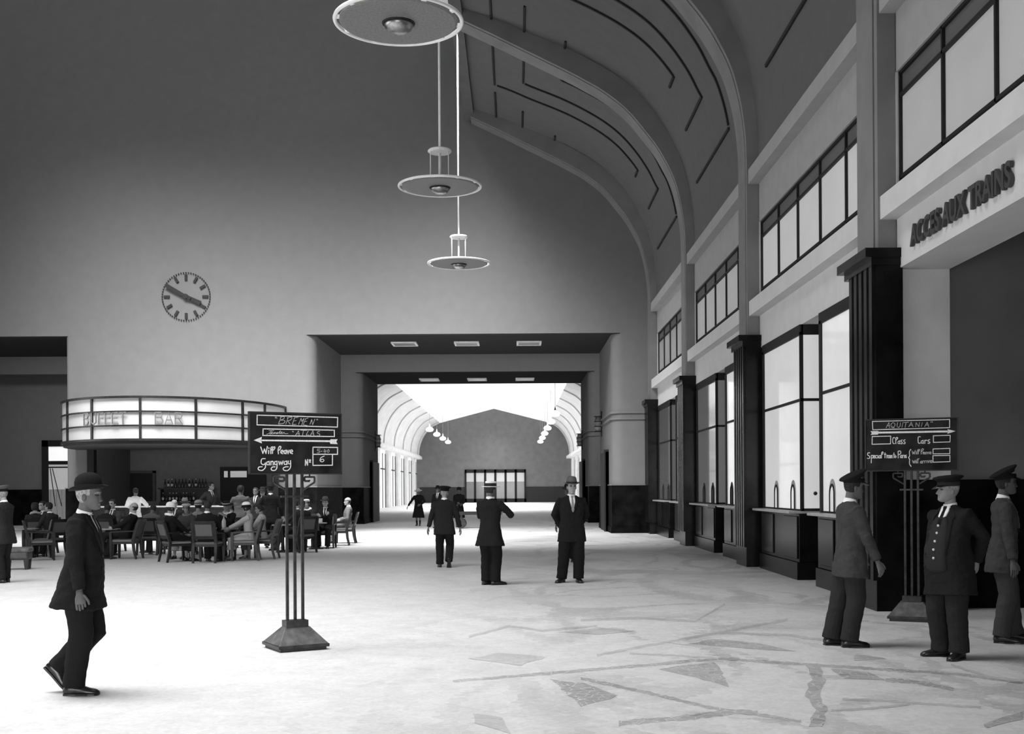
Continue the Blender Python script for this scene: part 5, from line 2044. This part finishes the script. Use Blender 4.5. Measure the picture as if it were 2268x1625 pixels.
SIT = dict(hip=(0, 0, 0.55), seated=True)


def sit(label, x, y, rz, lean=-6, reach=0.36, o=None, head=(0, 0), hands=None, spread=0.12, lod=0, H=1.68, foot=0.42, roll=0.0, twist=0, elbows=None, cross=False, side=0):
    feet = ((-spread, foot, 0, 6, 0), (spread, foot + 0.03, 0, -6, 0))
    kn = (V((-0.15, 1, 1.2)), V((0.15, 1, 1.2)))
    if cross:
        feet = ((-0.02, foot + 0.2, 0.24, -5, 15), (0.08, foot + 0.02, 0, -4, 0))
    hands = hands or (V((-0.14, reach, 0.70)), V((0.14, reach, 0.70)))
    k = 1.72 / H
    return person(label, x, y, rz, H, hip=(0, 0, 0.55 * k), lean=lean, feet=feet, hands=hands, knees=kn, o=o, head=head, lod=lod, seated=True, roll=roll, twist=twist, elbows=elbows, side=side)


# ------------------------------------------------------------------ chairs
def chair_proto():
    t = thing('cafe_armchair', 'proto', 'chair', (0, 0, 0))
    W_, D_ = 0.27, 0.26
    # front legs run up to the arms; rear legs rake back and carry the backrest
    for s in (-1, 1):
        mb = MB()
        mb.loft([[(s * W_ - a, D_ - b, z) for a, b in ((-w_, -w_), (w_, -w_), (w_, w_), (-w_, w_))] for z, w_ in ((0, 0.021), (0.4, 0.032), (0.64, 0.028))])
        mb.build('leg', WOOD, t)
        mb = MB()
        mb.loft([[(s * (W_ - 0.02) + a, yy + b, z) for a, b in ((-w_, -w_), (w_, -w_), (w_, w_), (-w_, w_))] for z, yy, w_ in ((0, -D_ - 0.07, 0.021), (0.22, -D_ - 0.02, 0.027), (0.45, -D_, 0.031), (0.9, -D_ - 0.13, 0.026))])
        mb.build('leg', WOOD, t)
        mb = MB()
        mb.loft([[(s * W_ + a, yy, z + b) for a, b in ((-0.022, -0.014), (0.022, -0.014), (0.022, 0.014), (-0.022, 0.014))] for yy, z in ((D_ + 0.02, 0.645), (0.0, 0.655), (-D_ - 0.05, 0.665))])
        mb.build('armrest', WOOD, t)
    mb = MB()
    mb.box(-W_, W_, -D_, D_, 0.36, 0.42)
    mb.build('seat_frame', WOOD, t)
    mb = MB()
    rings = []
    for z, k in ((0.415, 0.97), (0.44, 1.0), (0.462, 0.96), (0.475, 0.8), (0.48, 0.4)):
        rings.append([((W_ - 0.015) * k * a, (D_ + 0.01) * k * b, z) for a, b in ((-1, -1), (0, -1), (1, -1), (1, 0), (1, 1), (0, 1), (-1, 1), (-1, 0))])
    mb.loft(rings)
    st = mb.build('seat', CLOTH_BACK, t)
    mb = MB()
    for z in (0.432,):
        mb.box(-W_ + 0.005, W_ - 0.005, -D_ - 0.005, -D_ + 0.0, z - 0.006, z + 0.006)
        mb.box(-W_ + 0.005, W_ - 0.005, D_ + 0.005, D_ + 0.012, z - 0.008, z + 0.008)
        for s in (-1, 1):
            mb.box(s * (W_ - 0.012) - 0.006, s * (W_ - 0.012) + 0.006, -D_, D_, z - 0.008, z + 0.008)
    mb.build('seat_piping', PIPING, st)

    def yb(z):
        return -D_ - 0.13 * (z - 0.45) / 0.45
    mb = MB()
    for z0, z1 in ((0.53, 0.6), (0.86, 0.935)):
        mb.loft([[(x, yb(z) + dy, z) for dy, z in ((-0.02, z0), (0.02, z0), (0.02, z1), (-0.02, z1))] for x in (-W_ + 0.01, W_ - 0.01)])
    for s in (-1, 1):
        mb.loft([[(s * (W_ - 0.055) + a, yb(z) + b, z) for a, b in ((-0.03, -0.018), (0.03, -0.018), (0.03, 0.018), (-0.03, 0.018))] for z in (0.55, 0.9)])
    mb.build('back_frame', WOOD, t)
    mb = MB()
    mb.loft([[(x, yb(z) + dy, z) for dy, z in ((-0.014, 0.59), (0.02, 0.59), (0.02, 0.87), (-0.014, 0.87))] for x in (-W_ + 0.08, W_ - 0.08)])
    mb.build('backrest', CLOTH_BACK, t)
    return t


CHAIR = [chair_proto(), False]


def chair(label, x, y, rz, group='armchairs around the buffet tables'):
    if not CHAIR[1]:
        CHAIR[1] = True
        c = CHAIR[0]
        c.location = (x, y, 0)
        c.rotation_euler = (0, 0, R(rz))
    else:
        c = dup(CHAIR[0], (x, y, 0), R(rz))
    c['label'] = label
    c['group'] = group
    return c


TAB = [None]


def cafe_table(label, x, y):
    if TAB[0] is None:
        t = thing('cafe_table', label, 'table', (x, y, 0), 0, 'small round tables of the buffet')
        MB().lathe([(0.0, 0.69), (0.29, 0.69), (0.3, 0.7), (0.3, 0.715), (0.29, 0.72), (0.0, 0.72)], n=32, cap=False).build('tabletop', mat('table_stone', 0.3, 0.3, 0.5), t)
        MB().lathe([(0.03, 0.05), (0.025, 0.3), (0.03, 0.69)], n=14).build('pedestal', WOOD, t, smooth=True)
        MB().lathe([(0.0, 0.0), (0.2, 0.0), (0.2, 0.025), (0.06, 0.06), (0.0, 0.06)], n=24, cap=False).build('foot', WOOD, t)
        TAB[0] = t
        return t
    return dup(TAB[0], (x, y, 0), 0, label)

# ------------------------------------------------------------------ the people in the hall
def px_at(px, Y):
    u, v = uv(px, CY + EYE * F_PX / Y)
    return u * Y / F_PX


# man in the bowler hat striding past at left
p = fl(178, 1535)
person('man in black bowler hat and long dark jacket striding past at far left', p.x, p.y, -88, 1.70, lean=5, head=(0, -2),
       feet=((-0.09, -0.27, 0.15, 0, 48), (0.09, -0.03, 0, 0, 0)), hands=((-0.22, 0.02, 0.86), (0.31, 0.1, 0.80)),
       elbows=((-0.4, -1, 0), (0.5, -1, 0)), o=dict(jacket=0.012, trousers=0.012, hem=-0.2, flare=1.36, belly=0.06, wide=0.1, hat=('bowler', 0.012, 8), hair='short', grey_hair=True, skin=0.1, curl=(0.9, 0.95), sleeve=1.15, leg=1.12, wr=0.01), lod=2)
# officers at the right
p = fl(1884, 1430)
person('officer in peaked cap and grey jacket facing right, in front of the bright ticket booth', p.x, p.y, -84, 1.73, lean=1, head=(4, -6),
       feet=((-0.10, -0.17, 0, 3, 0), (0.10, -0.06, 0, -4, 0)), hands=((-0.24, 0.2, 0.86), (0.27, 0.19, 0.83)), elbows=((-0.3, -1, 0), (0.35, -1, 0)),
       o=dict(jacket=0.05, trousers=0.028, hem=-0.2, flare=1.12, belly=0.02, wide=0.04, hat=('peaked', 0.014, 6, 24), skin=0.13, curl=(0.8, 0.7), leg=1.15, sleeve=1.1, wr=0.012), lod=2)
p = fl(2106, 1456)
person('stout officer with open coat, brass-buttoned waistcoat and peaked cap, head turned left', p.x, p.y, 120, 1.69, lean=-3, side=3, head=(-26, 3),
       feet=((-0.12, 0.02, 0, 14, 0), (0.12, -0.02, 0, -26, 0)), hands=((-0.14, -0.21, 0.92), (0.14, -0.21, 0.92)), elbows=((-1, -0.5, 0), (1, -0.5, 0)),
       o=dict(jacket=0.016, trousers=0.024, hem=-0.3, flare=1.16, belly=0.1, wide=0.12, waistcoat=0.028, vee=0.38, tie=0.012, hat=('peaked', 0.012, -4, -4), cap_band=0.03, grey_hair=True, skin=0.24, fat=1.12, nose=1.2, leg=1.2, sleeve=1.15, wr=0.009), lod=2)
p = fl(2221, 1421)
person('officer in peaked cap and grey suit at the right edge, looking right', p.x, p.y, -104, 1.76, lean=2, head=(6, 3),
       feet=((-0.1, 0.12, 0, 5, 0), (0.1, -0.03, 0, -10, 0)), hands=((-0.26, 0.1, 0.84), (0.27, 0.06, 0.83)), elbows=((-0.4, -1, 0), (0.5, -1, 0)),
       o=dict(jacket=0.055, trousers=0.05, hem=-0.2, flare=1.1, belly=0.02, hat=('peaked', 0.014, 4, 20), skin=0.1, tie=0.2, curl=(0.5, 0.4), leg=1.15, sleeve=1.1, wr=0.011), lod=2)
# left edge
p = fl(11, 1290)
ed = person('officer in a pale-topped peaked cap cut by the left edge of the picture', p.x, p.y, 78, 1.69, lean=2, head=(0, -4),
            feet=((-0.1, 0.0, 0, 8, 0), (0.1, 0.05, 0, -8, 0)), hands=((-0.12, 0.3, 1.0), (0.15, 0.3, 1.0)), elbows=((-0.6, -1, -0.4), (0.6, -1, -0.4)),
            o=dict(jacket=0.022, trousers=0.018, hem=-0.2, flare=1.12, wide=0.08, belly=0.03, hat=('peaked', 0.09, 2, -10), skin=0.3, grey_hair=True, leg=1.15), lod=1)
mb = MB()
mb.box(-0.11, 0.1, 0.36, 0.372, 0.93, 1.1)
h_ = held(ed['root'], 'paper_sheet', mb, PAPER)
tag(h_, 'small white sheet held by the officer at the left edge', 'paper')
# three men in the middle of the floor
p = fl(985, 1256)
person('officer in a dark cap and suit walking away down the hall, right sole lifted', p.x, p.y, 4, 1.65, lean=5, head=(-8, 0), roll=3,
       feet=((-0.10, 0.08, 0, 5, 0), (0.09, -0.22, 0.13, 0, 62)), hands=((-0.36, 0.12, 0.80), (0.34, 0.02, 0.82)), elbows=((-1, -0.6, 0), (1, -0.6, 0)),
       o=dict(jacket=0.02, trousers=0.014, hem=-0.2, flare=1.08, wide=0.12, hat=('peaked', 0.012, 2, 2), skin=0.25, grey_hair=True, curl=(0.5, 0.5), leg=1.05, sleeve=1.1), lod=2)
p = fl(1086, 1295)
person('man in a straw boater with dark ribbon seen from behind, arms bent in front', p.x, p.y, -22, 1.71, lean=1, head=(-14, -3),
       feet=((-0.09, 0.02, 0, -30, 0), (0.08, 0.02, 0, -45, 0)), hands=((-0.08, 0.34, 1.2), (0.2, 0.3, 1.22)), elbows=((-1, -0.5, -0.7), (1, -0.5, -0.7)),
       o=dict(jacket=0.014, trousers=0.012, hem=-0.24, flare=1.25, wide=0.03, hat=('boater', 'white', 2), skin=0.12, curl=(0.9, 0.9), leg=1.1), lod=2)
p = fl(1267, 1289)
person('man in grey fedora and dark suit facing us, hands behind his back', p.x, p.y, 186, 1.76, lean=0, head=(4, -2),
       feet=((-0.10, 0.06, 0, 4, 0), (0.17, 0.0, 0, -34, 0)), hands=((-0.15, -0.2, 0.92), (0.15, -0.2, 0.92)), elbows=((-1, -0.25, 0), (1, -0.25, 0)),
       o=dict(jacket=0.014, trousers=0.012, hem=-0.22, flare=1.12, wide=0.1, belly=0.03, tie=0.25, hat=('fedora', 0.1, 0), skin=0.33, vee=0.29, leg=1.18, sleeve=1.12, buttons=(0.18, 0.08)), lod=2)
p = fl(1258, 1243)
person('person in dark clothes mostly hidden behind the man in the grey fedora', p.x, 26.2, 170, 1.66, o=dict(jacket=0.012, trousers=0.012, hat=('fedora', 0.012), skin=0.06), lod=0)
# figures beyond the portals
p = fl(927, 1164)
person('woman in pale hat and long dark coat walking towards us beyond the portals', p.x, p.y, 174, 1.62, head=(-10, -6),
       feet=((-0.08, 0.08, 0, 5, 0), (0.08, -0.04, 0, -5, 0)), hands=((-0.14, 0.2, 1.0), (0.52, 0.12, 0.84)), elbows=((-1, -0.5, 0), (0.3, -1, 0)),
       o=dict(female=True, jacket=0.014, hem=-0.52, flare=1.45, hat=('wide', 0.4, -4), skin=0.2, skirt=None, trousers=0.014, collar=False, leg=0.55), lod=0)
p = fl(964, 1172)
person('person in a dark hat half hidden behind the walking officer, far down the hall', p.x, 49.5, 165, 1.7, o=dict(jacket=0.012, trousers=0.012, hem=-0.4, hat=('fedora', 0.012), skin=0.12), lod=0)
person('person in long dark coat and dark hat standing beside the luggage trolley', px_at(1017, 50.5), 50.5, 188, 1.66, hands=((-0.12, 0.22, 1.0), (0.1, 0.22, 1.05)),
       o=dict(female=True, jacket=0.012, trousers=0.012, hem=-0.5, flare=1.3, hat=('cloche', 0.012), skin=0.1, collar=False, leg=0.6), lod=0)
# luggage trolley
tx = px_at(1052, 49.0)
t = thing('luggage_trolley', 'low dark luggage trolley glimpsed behind the man in the boater', 'trolley', (tx, 49.0, 0))
MB().box(-0.75, 0.75, -0.35, 0.35, 0.55, 0.68).build('deck', WOOD, t)
for x, y in ((-0.55, -0.3), (0.55, -0.3), (-0.55, 0.3), (0.55, 0.3)):
    MB().lathe([(0.0, -0.03), (0.2, -0.03), (0.2, 0.03), (0.0, 0.03)], n=20, M=Matrix.Translation((x, y, 0.2)) @ Matrix.Rotation(PI / 2, 4, 'X'), cap=False).build('wheel', IRON, t)
    MB().box(x - 0.03, x + 0.03, y - 0.06 * (1 if y > 0 else -1) - 0.03, y - 0.06 * (1 if y > 0 else -1) + 0.03, 0.2, 0.56).build('bracket', IRON, t)
MB().tube([(-0.75, -0.3, 0.62), (-0.72, -0.3, 0.95), (-0.72, 0.3, 0.95), (-0.75, 0.3, 0.62)], 0.03, 8).build('handle', IRON, t)


# ------------------------------------------------------------------ the buffet: seated guests
def seat(clabel, plabel, px, Y, rz, back=0.09, **k):
    x = px_at(px, Y)
    if clabel:
        chair(clabel, x, Y, rz)
    f = V((-math.sin(R(rz)), math.cos(R(rz)), 0))
    if plabel:
        q = V((x, Y, 0)) - f * back
        return sit(plabel, q.x, q.y, rz, **k)


D = dict
seat('armchair seen squarely from behind, grey back panel, nearest of the buffet group', 'dark-suited man with a white collar seen from behind in the nearest buffet armchair', 462, 26.85, -3, lean=2, H=1.74, o=D(jacket=0.014, trousers=0.014, wide=0.05, skin=0.1), head=(-10, -8), lod=1)
seat('armchair turned three-quarters away carrying the woman in the white hat', 'woman in a white hat and dark coat with a white collar, seen from behind', 392, 27.2, -52, lean=-4, back=0.12, H=1.64,
     o=D(female=True, jacket=0.013, trousers=0.013, skirt=0.6, hat=('cloche', 'white', -4), fur='white', collar=False, hair='bob', skin=0.25), head=(10, 0), lod=1)
seat('armchair facing us under the guest in the pale cap and fur', 'guest in pale cap with fur about the shoulders, facing us', 412, 28.55, 165, lean=4, H=1.6,
     o=D(female=True, jacket=0.06, trousers=0.22, skirt=0.7, hat=('beret', 0.4, 10), fur=0.16, collar=False, hair='bob', skin=0.22), head=(20, -12), lod=1)
seat('armchair seen from behind carrying the stooping guest in grey', 'guest in a grey coat stooping forward, only the rounded back showing above the chair', 334, 30.2, 0, lean=24, H=1.62,
     o=D(jacket=0.13, trousers=0.05, wide=0.1, hair='short', skin=0.1, collar=False), head=(0, -40), hands=(V((-0.14, 0.48, 0.62)), V((0.14, 0.48, 0.62))), lod=0)
seat('armchair in profile carrying the man lounging with his head thrown back', 'balding man in a dark suit lounging back with legs crossed, facing left', 279, 28.5, 88, lean=-20, back=0.0, H=1.7, cross=True, foot=0.46,
     o=D(jacket=0.016, trousers=0.02, hair='bald', skin=0.36, moustache=True), head=(0, 8), hands=(V((-0.12, 0.28, 0.75)), V((0.14, 0.25, 0.72))), lod=1)
seat('armchair in profile under the woman in the light coat', 'woman in a light coat and white hat with black band leaning over the table', 543, 27.55, 96, lean=2, back=0.1, H=1.62,
     o=D(female=True, jacket=0.36, trousers=0.36, skirt=0.55, hat=('cloche_dark_brim', 'white', 10, 0.012), collar=False, hair='bob', skin=0.25, shoe=SHOE), head=(-25, -14), hands=(V((-0.1, 0.5, 0.78)), V((0.15, 0.46, 0.78))), lod=1)
seat('armchair with its back towards the tall sign board, next behind the light coat', 'dark-haired girl in a white blouse behind the woman in the light coat', 583, 28.2, 88, lean=4, back=-0.02, H=1.52,
     o=D(female=True, jacket=0.5, trousers=0.05, skirt=0.6, hair='bun', collar=False, skin=0.28), head=(15, -10), lod=1)
seat('armchair behind the sign posts with a coat hung on its back', 'man in a dark coat seen from behind through the posts of the sign board', 668, 30.9, 40, lean=4, H=1.66, o=D(jacket=0.03, trousers=0.02, skin=0.12, wide=0.06), head=(10, -6), lod=1)
seat('armchair half hidden by the sign posts under the man with crossed legs', 'man in grey trousers with crossed legs stretched out left of the sign posts', 648, 31.9, 98, lean=-6, H=1.7, cross=True, foot=0.5, o=D(jacket=0.035, trousers=0.085, skin=0.34), head=(-60, 0), lod=1)
seat('armchair hidden under the woman in the white headdress', 'woman in white close hat with white scarf, just right of the sign posts', 678, 33.7, 170, lean=0, H=1.66,
     o=D(female=True, jacket=0.02, trousers=0.02, skirt=0.6, hat=('beret', 'white', 14), fur='white', collar=False, hair='bob', skin=0.36), head=(12, -4), roll=8, lod=1)
seat('armchair facing us carrying the man in the hat beside the bald man', 'man in dark hat and suit with folded arms, left of the bald man', 720, 33.1, 180, lean=0, H=1.72,
     o=D(jacket=0.014, trousers=0.014, hat=('fedora', 0.06), skin=0.34, tie=0.02, wide=0.08), head=(0, 0), hands=(V((0.1, 0.24, 0.88)), V((-0.08, 0.25, 0.92))), lod=1)
seat('armchair at the right end of the buffet under the bald man', 'bald man in a grey suit seen in profile at the right end of the buffet', 764, 36.0, 93, lean=-2, H=1.72, o=D(jacket=0.17, trousers=0.13, hair='bald', skin=0.38, tie=0.1), head=(0, 0), hands=(V((-0.16, 0.2, 0.70)), V((0.12, 0.3, 0.7))), lod=1)
seat('empty-looking armchair seen edge-on between the man in the hat and the bald man', None, 748, 34.6, 96)
seat('armchair under the man in the black hat at the siphon table', 'man in black hat with pale band and white scarf at the siphon table', 503, 29.6, 158, lean=8, H=1.68,
     o=D(jacket=0.016, trousers=0.016, hat=('wide', 0.02, 0, 0.5), skin=0.24, fur='white', collar=False), head=(14, -8), hands=(V((-0.05, 0.3, 1.02)), V((0.14, 0.34, 0.76))), lod=1)
seat('armchair behind the nearest table under the pale cloche hat', 'woman in pale cloche hat and light coat seen from behind, before the bar', 441, 29.9, 4, lean=2, H=1.68,
     o=D(female=True, jacket=0.27, trousers=0.2, skirt=0.6, hat=('cloche', 0.32, 0, 0.05), collar=False, hair='bob', skin=0.25), head=(-8, 2), lod=1)
seat('armchair in the second row under the grey felt hat', 'man in a grey felt hat seen from behind near the bar', 411, 32.2, 6, lean=2, H=1.7, o=D(jacket=0.03, trousers=0.03, hat=('fedora', 0.2), skin=0.2), lod=0)
seat('armchair in the second row under the bald guest', 'bald guest facing us in the second row, between two hats', 386, 33.2, 176, lean=2, H=1.7, o=D(jacket=0.03, trousers=0.03, hair='bald', skin=0.4), head=(0, -14), lod=0)
seat('armchair under the moustached man facing us', 'moustached man in a dark suit facing us beside the bowler-hatted walker', 246, 31.8, 172, lean=-2, H=1.74, o=D(jacket=0.05, trousers=0.03, skin=0.34, moustache=True, tie=0.05), head=(-6, 0), lod=1)
seat('armchair seen from behind just right of the bowler-hatted walker', 'guest in dark clothes bent low behind the bowler-hatted walker', 234, 29.7, 4, lean=22, H=1.64, o=D(jacket=0.025, trousers=0.02, skin=0.12, collar=False), head=(0, -30), hands=(V((-0.14, 0.46, 0.62)), V((0.14, 0.46, 0.62))), lod=0)
seat('armchair with a pale back panel turned right at the far left, unoccupied', None, 92, 28.15, -66)
seat('armchair seen from behind with dark panel at the far left', 'dark-haired man in profile with a white collar at the far left, facing left', 109, 29.4, 62, lean=4, back=0.06, H=1.66, o=D(jacket=0.035, trousers=0.02, skin=0.25), head=(15, -4), lod=1)
seat('armchair under the short-haired woman at the far left', 'short-haired woman in dark coat with pale collar at the far left', 78, 29.9, 24, lean=6, H=1.62, o=D(female=True, jacket=0.03, trousers=0.03, skirt=0.6, hair='bob', fur=0.4, collar=False, skin=0.25), lod=1)
seat('armchair hidden behind the short-haired woman at the far left', 'guest with a white collar half hidden behind the short-haired woman', 91, 31.2, 150, lean=2, H=1.68, o=D(jacket=0.03, trousers=0.03, skin=0.36), lod=0)

# standing figures by the bar
person('waiter in a white jacket seen from behind, standing at the bar counter', px_at(300, 39.2), 39.2, 2, 1.70, lean=2, head=(-6, -10), hands=((-0.2, 0.3, 1.08), (0.3, 0.3, 1.12)), elbows=((-1, -0.3, -1.2), (1, -0.3, -1.0)),
       o=D(jacket='white', trousers=0.014, hem=-0.14, collar=False, skin=0.14, shirt=False, sleeve=1.2), lod=1)
person('barman in a dark jacket and white shirt behind the counter, looking right', px_at(467, 41.9), 41.9, -128, 1.88, head=(30, 0), hands=((-0.3, 0.15, 1.06), (0.3, 0.18, 1.08)),
       o=D(jacket=0.045, trousers=0.02, skin=0.2, vee=0.25), lod=1)
person('man in a rumpled grey suit seen from behind, standing left of the sign board', px_at(533, 33.4), 33.4, 12, 1.74, lean=6, head=(-30, -10), hands=((-0.22, 0.3, 1.0), (0.24, 0.28, 0.98)),
       o=D(jacket=0.12, trousers=0.1, hem=-0.2, skin=0.1, hair='full', wr=0.014, collar=False), lod=1)
nw = person('man in dark suit seen from behind, holding a folded newspaper', px_at(600, 33.2), 33.2, 8, 1.76, lean=3, head=(20, -8), hands=((-0.2, 0.26, 1.05), (0.30, 0.08, 0.86)),
            o=D(jacket=0.02, trousers=0.016, hem=-0.22, flare=1.15, wide=0.06, skin=0.14, hat=('fedora', 0.03)), lod=1)
mb = MB()
mb.box(-0.035, 0.035, -0.12, 0.12, -0.36, 0.04, Matrix.Translation((0.335, 0.1, 0.84)) @ Matrix.Rotation(R(-14), 4, 'Y'))
tag(held(nw['root'], 'newspaper', mb, mat('newsprint', 0.3, 0.9, 0.1, 0.15, 50)), 'folded newspaper in the hand of the dark-suited man left of the sign posts', 'newspaper')
person('guest in dark clothes and a white collar facing us, deep in the buffet doorway', px_at(567, 37.0), 37.0, 172, 1.68, o=D(jacket=0.015, trousers=0.015, skin=0.1), lod=0)
person('guest in a dark hat facing us beside the man with the newspaper', px_at(583, 38.0), 38.0, 160, 1.66, o=D(jacket=0.015, trousers=0.015, skin=0.14, hat=('fedora', 0.015)), lod=0)

# tables between the guests
for lab, px, Y in (('small round table with the siphon among the nearest guests', 500, 28.35), ('small round table hidden behind the stooping guest in grey', 326, 31.3), ('small round table behind the guests in the second row', 425, 31.1),
                   ('small round table at the crossed legs beside the sign posts', 628, 31.0), ('small round table beside the man in the hat, right of the sign posts', 700, 32.6), ('small round table at the far left among the chairs', 60, 29.2), ('small round table in front of the lounging man', 240, 28.6)):
    cafe_table(lab, px_at(px, Y), Y)
x, Y = px_at(501, 28.35), 28.35
t = thing('soda_siphon', 'white soda siphon standing on the small table of the nearest guests', 'siphon', (x - 0.05, Y, 0.72))
MB().lathe([(0.045, 0), (0.05, 0.02), (0.05, 0.16), (0.03, 0.21), (0.016, 0.24), (0.016, 0.27)], n=16).build('glass', mat('siphon_glass', 0.6, 0.2, 0.5), t, smooth=True)
mb = MB()
mb.lathe([(0.02, 0.27), (0.022, 0.3), (0.0, 0.31)], n=12)
mb.tube([(0, 0, 0.29), (0.05, 0, 0.29), (0.06, 0, 0.25)], 0.008, 6)
mb.build('spout', METAL, t)
t = thing('napkin_box', 'small white box on the little table beside the man in the hat', 'box', (px_at(706, 32.6), 32.55, 0.72))
bevel(MB().box(-0.11, 0.11, -0.06, 0.06, 0, 0.11).build('box', PAPER, t), 0.01, 2)
MB().box(-0.06, 0.06, -0.01, 0.01, 0.1, 0.116).build('slot', BLACK, t)
# jacket hung over a chair back (behind the sign posts)
cx_, cy_ = px_at(690, 31.0), 31.15
mb = MB()
rings = []
for z, w_, d in ((0.55, 0.20, 0.10), (0.7, 0.19, 0.09), (0.85, 0.17, 0.085), (0.95, 0.14, 0.075), (0.985, 0.06, 0.05)):
    rings.append([(w_ * math.cos(q), d * math.sin(q) - 0.02, z + 0.012 * math.sin(q * 5)) for q in [2 * PI * i / 18 for i in range(18)]])
mb.loft(rings)
hc = mb.build('hung_coat', gray(0.1), smooth=True)
hc.location = (cx_, cy_, 0)
hc.rotation_euler = (0, 0, R(50))
tag(hc, 'grey coat hung over the armchair just right of the sign posts', 'coat')
# padded footstool at the left edge
p = fl(43, 1262)
t = thing('footstool', 'leather-covered footstool with a thick padded top behind the officer at the left edge', 'footstool', (p.x - 0.12, p.y + 0.2, 0), R(10))
LEATHER = mat('brown_leather', 0.05, 0.45, 0.4, 0.2, 12)
bevel(MB().box(-0.26, 0.26, -0.2, 0.2, 0.2, 0.4).build('padded_body', LEATHER, t), 0.05, 3)
bevel(MB().box(-0.28, 0.28, -0.22, 0.22, 0.36, 0.46).build('cushion', mat('leather_top', 0.12, 0.5, 0.4, 0.2, 12), t), 0.04, 3)
for sx_ in (-1, 1):
    for sy_ in (-1, 1):
        mb = MB()
        mb.loft([[(sx_ * 0.2 + a * w_, sy_ * 0.14 + b * w_, z) for a, b in ((-1, -1), (1, -1), (1, 1), (-1, 1))] for z, w_ in ((0, 0.025), (0.22, 0.045))])
        mb.build('leg', WOOD, t)
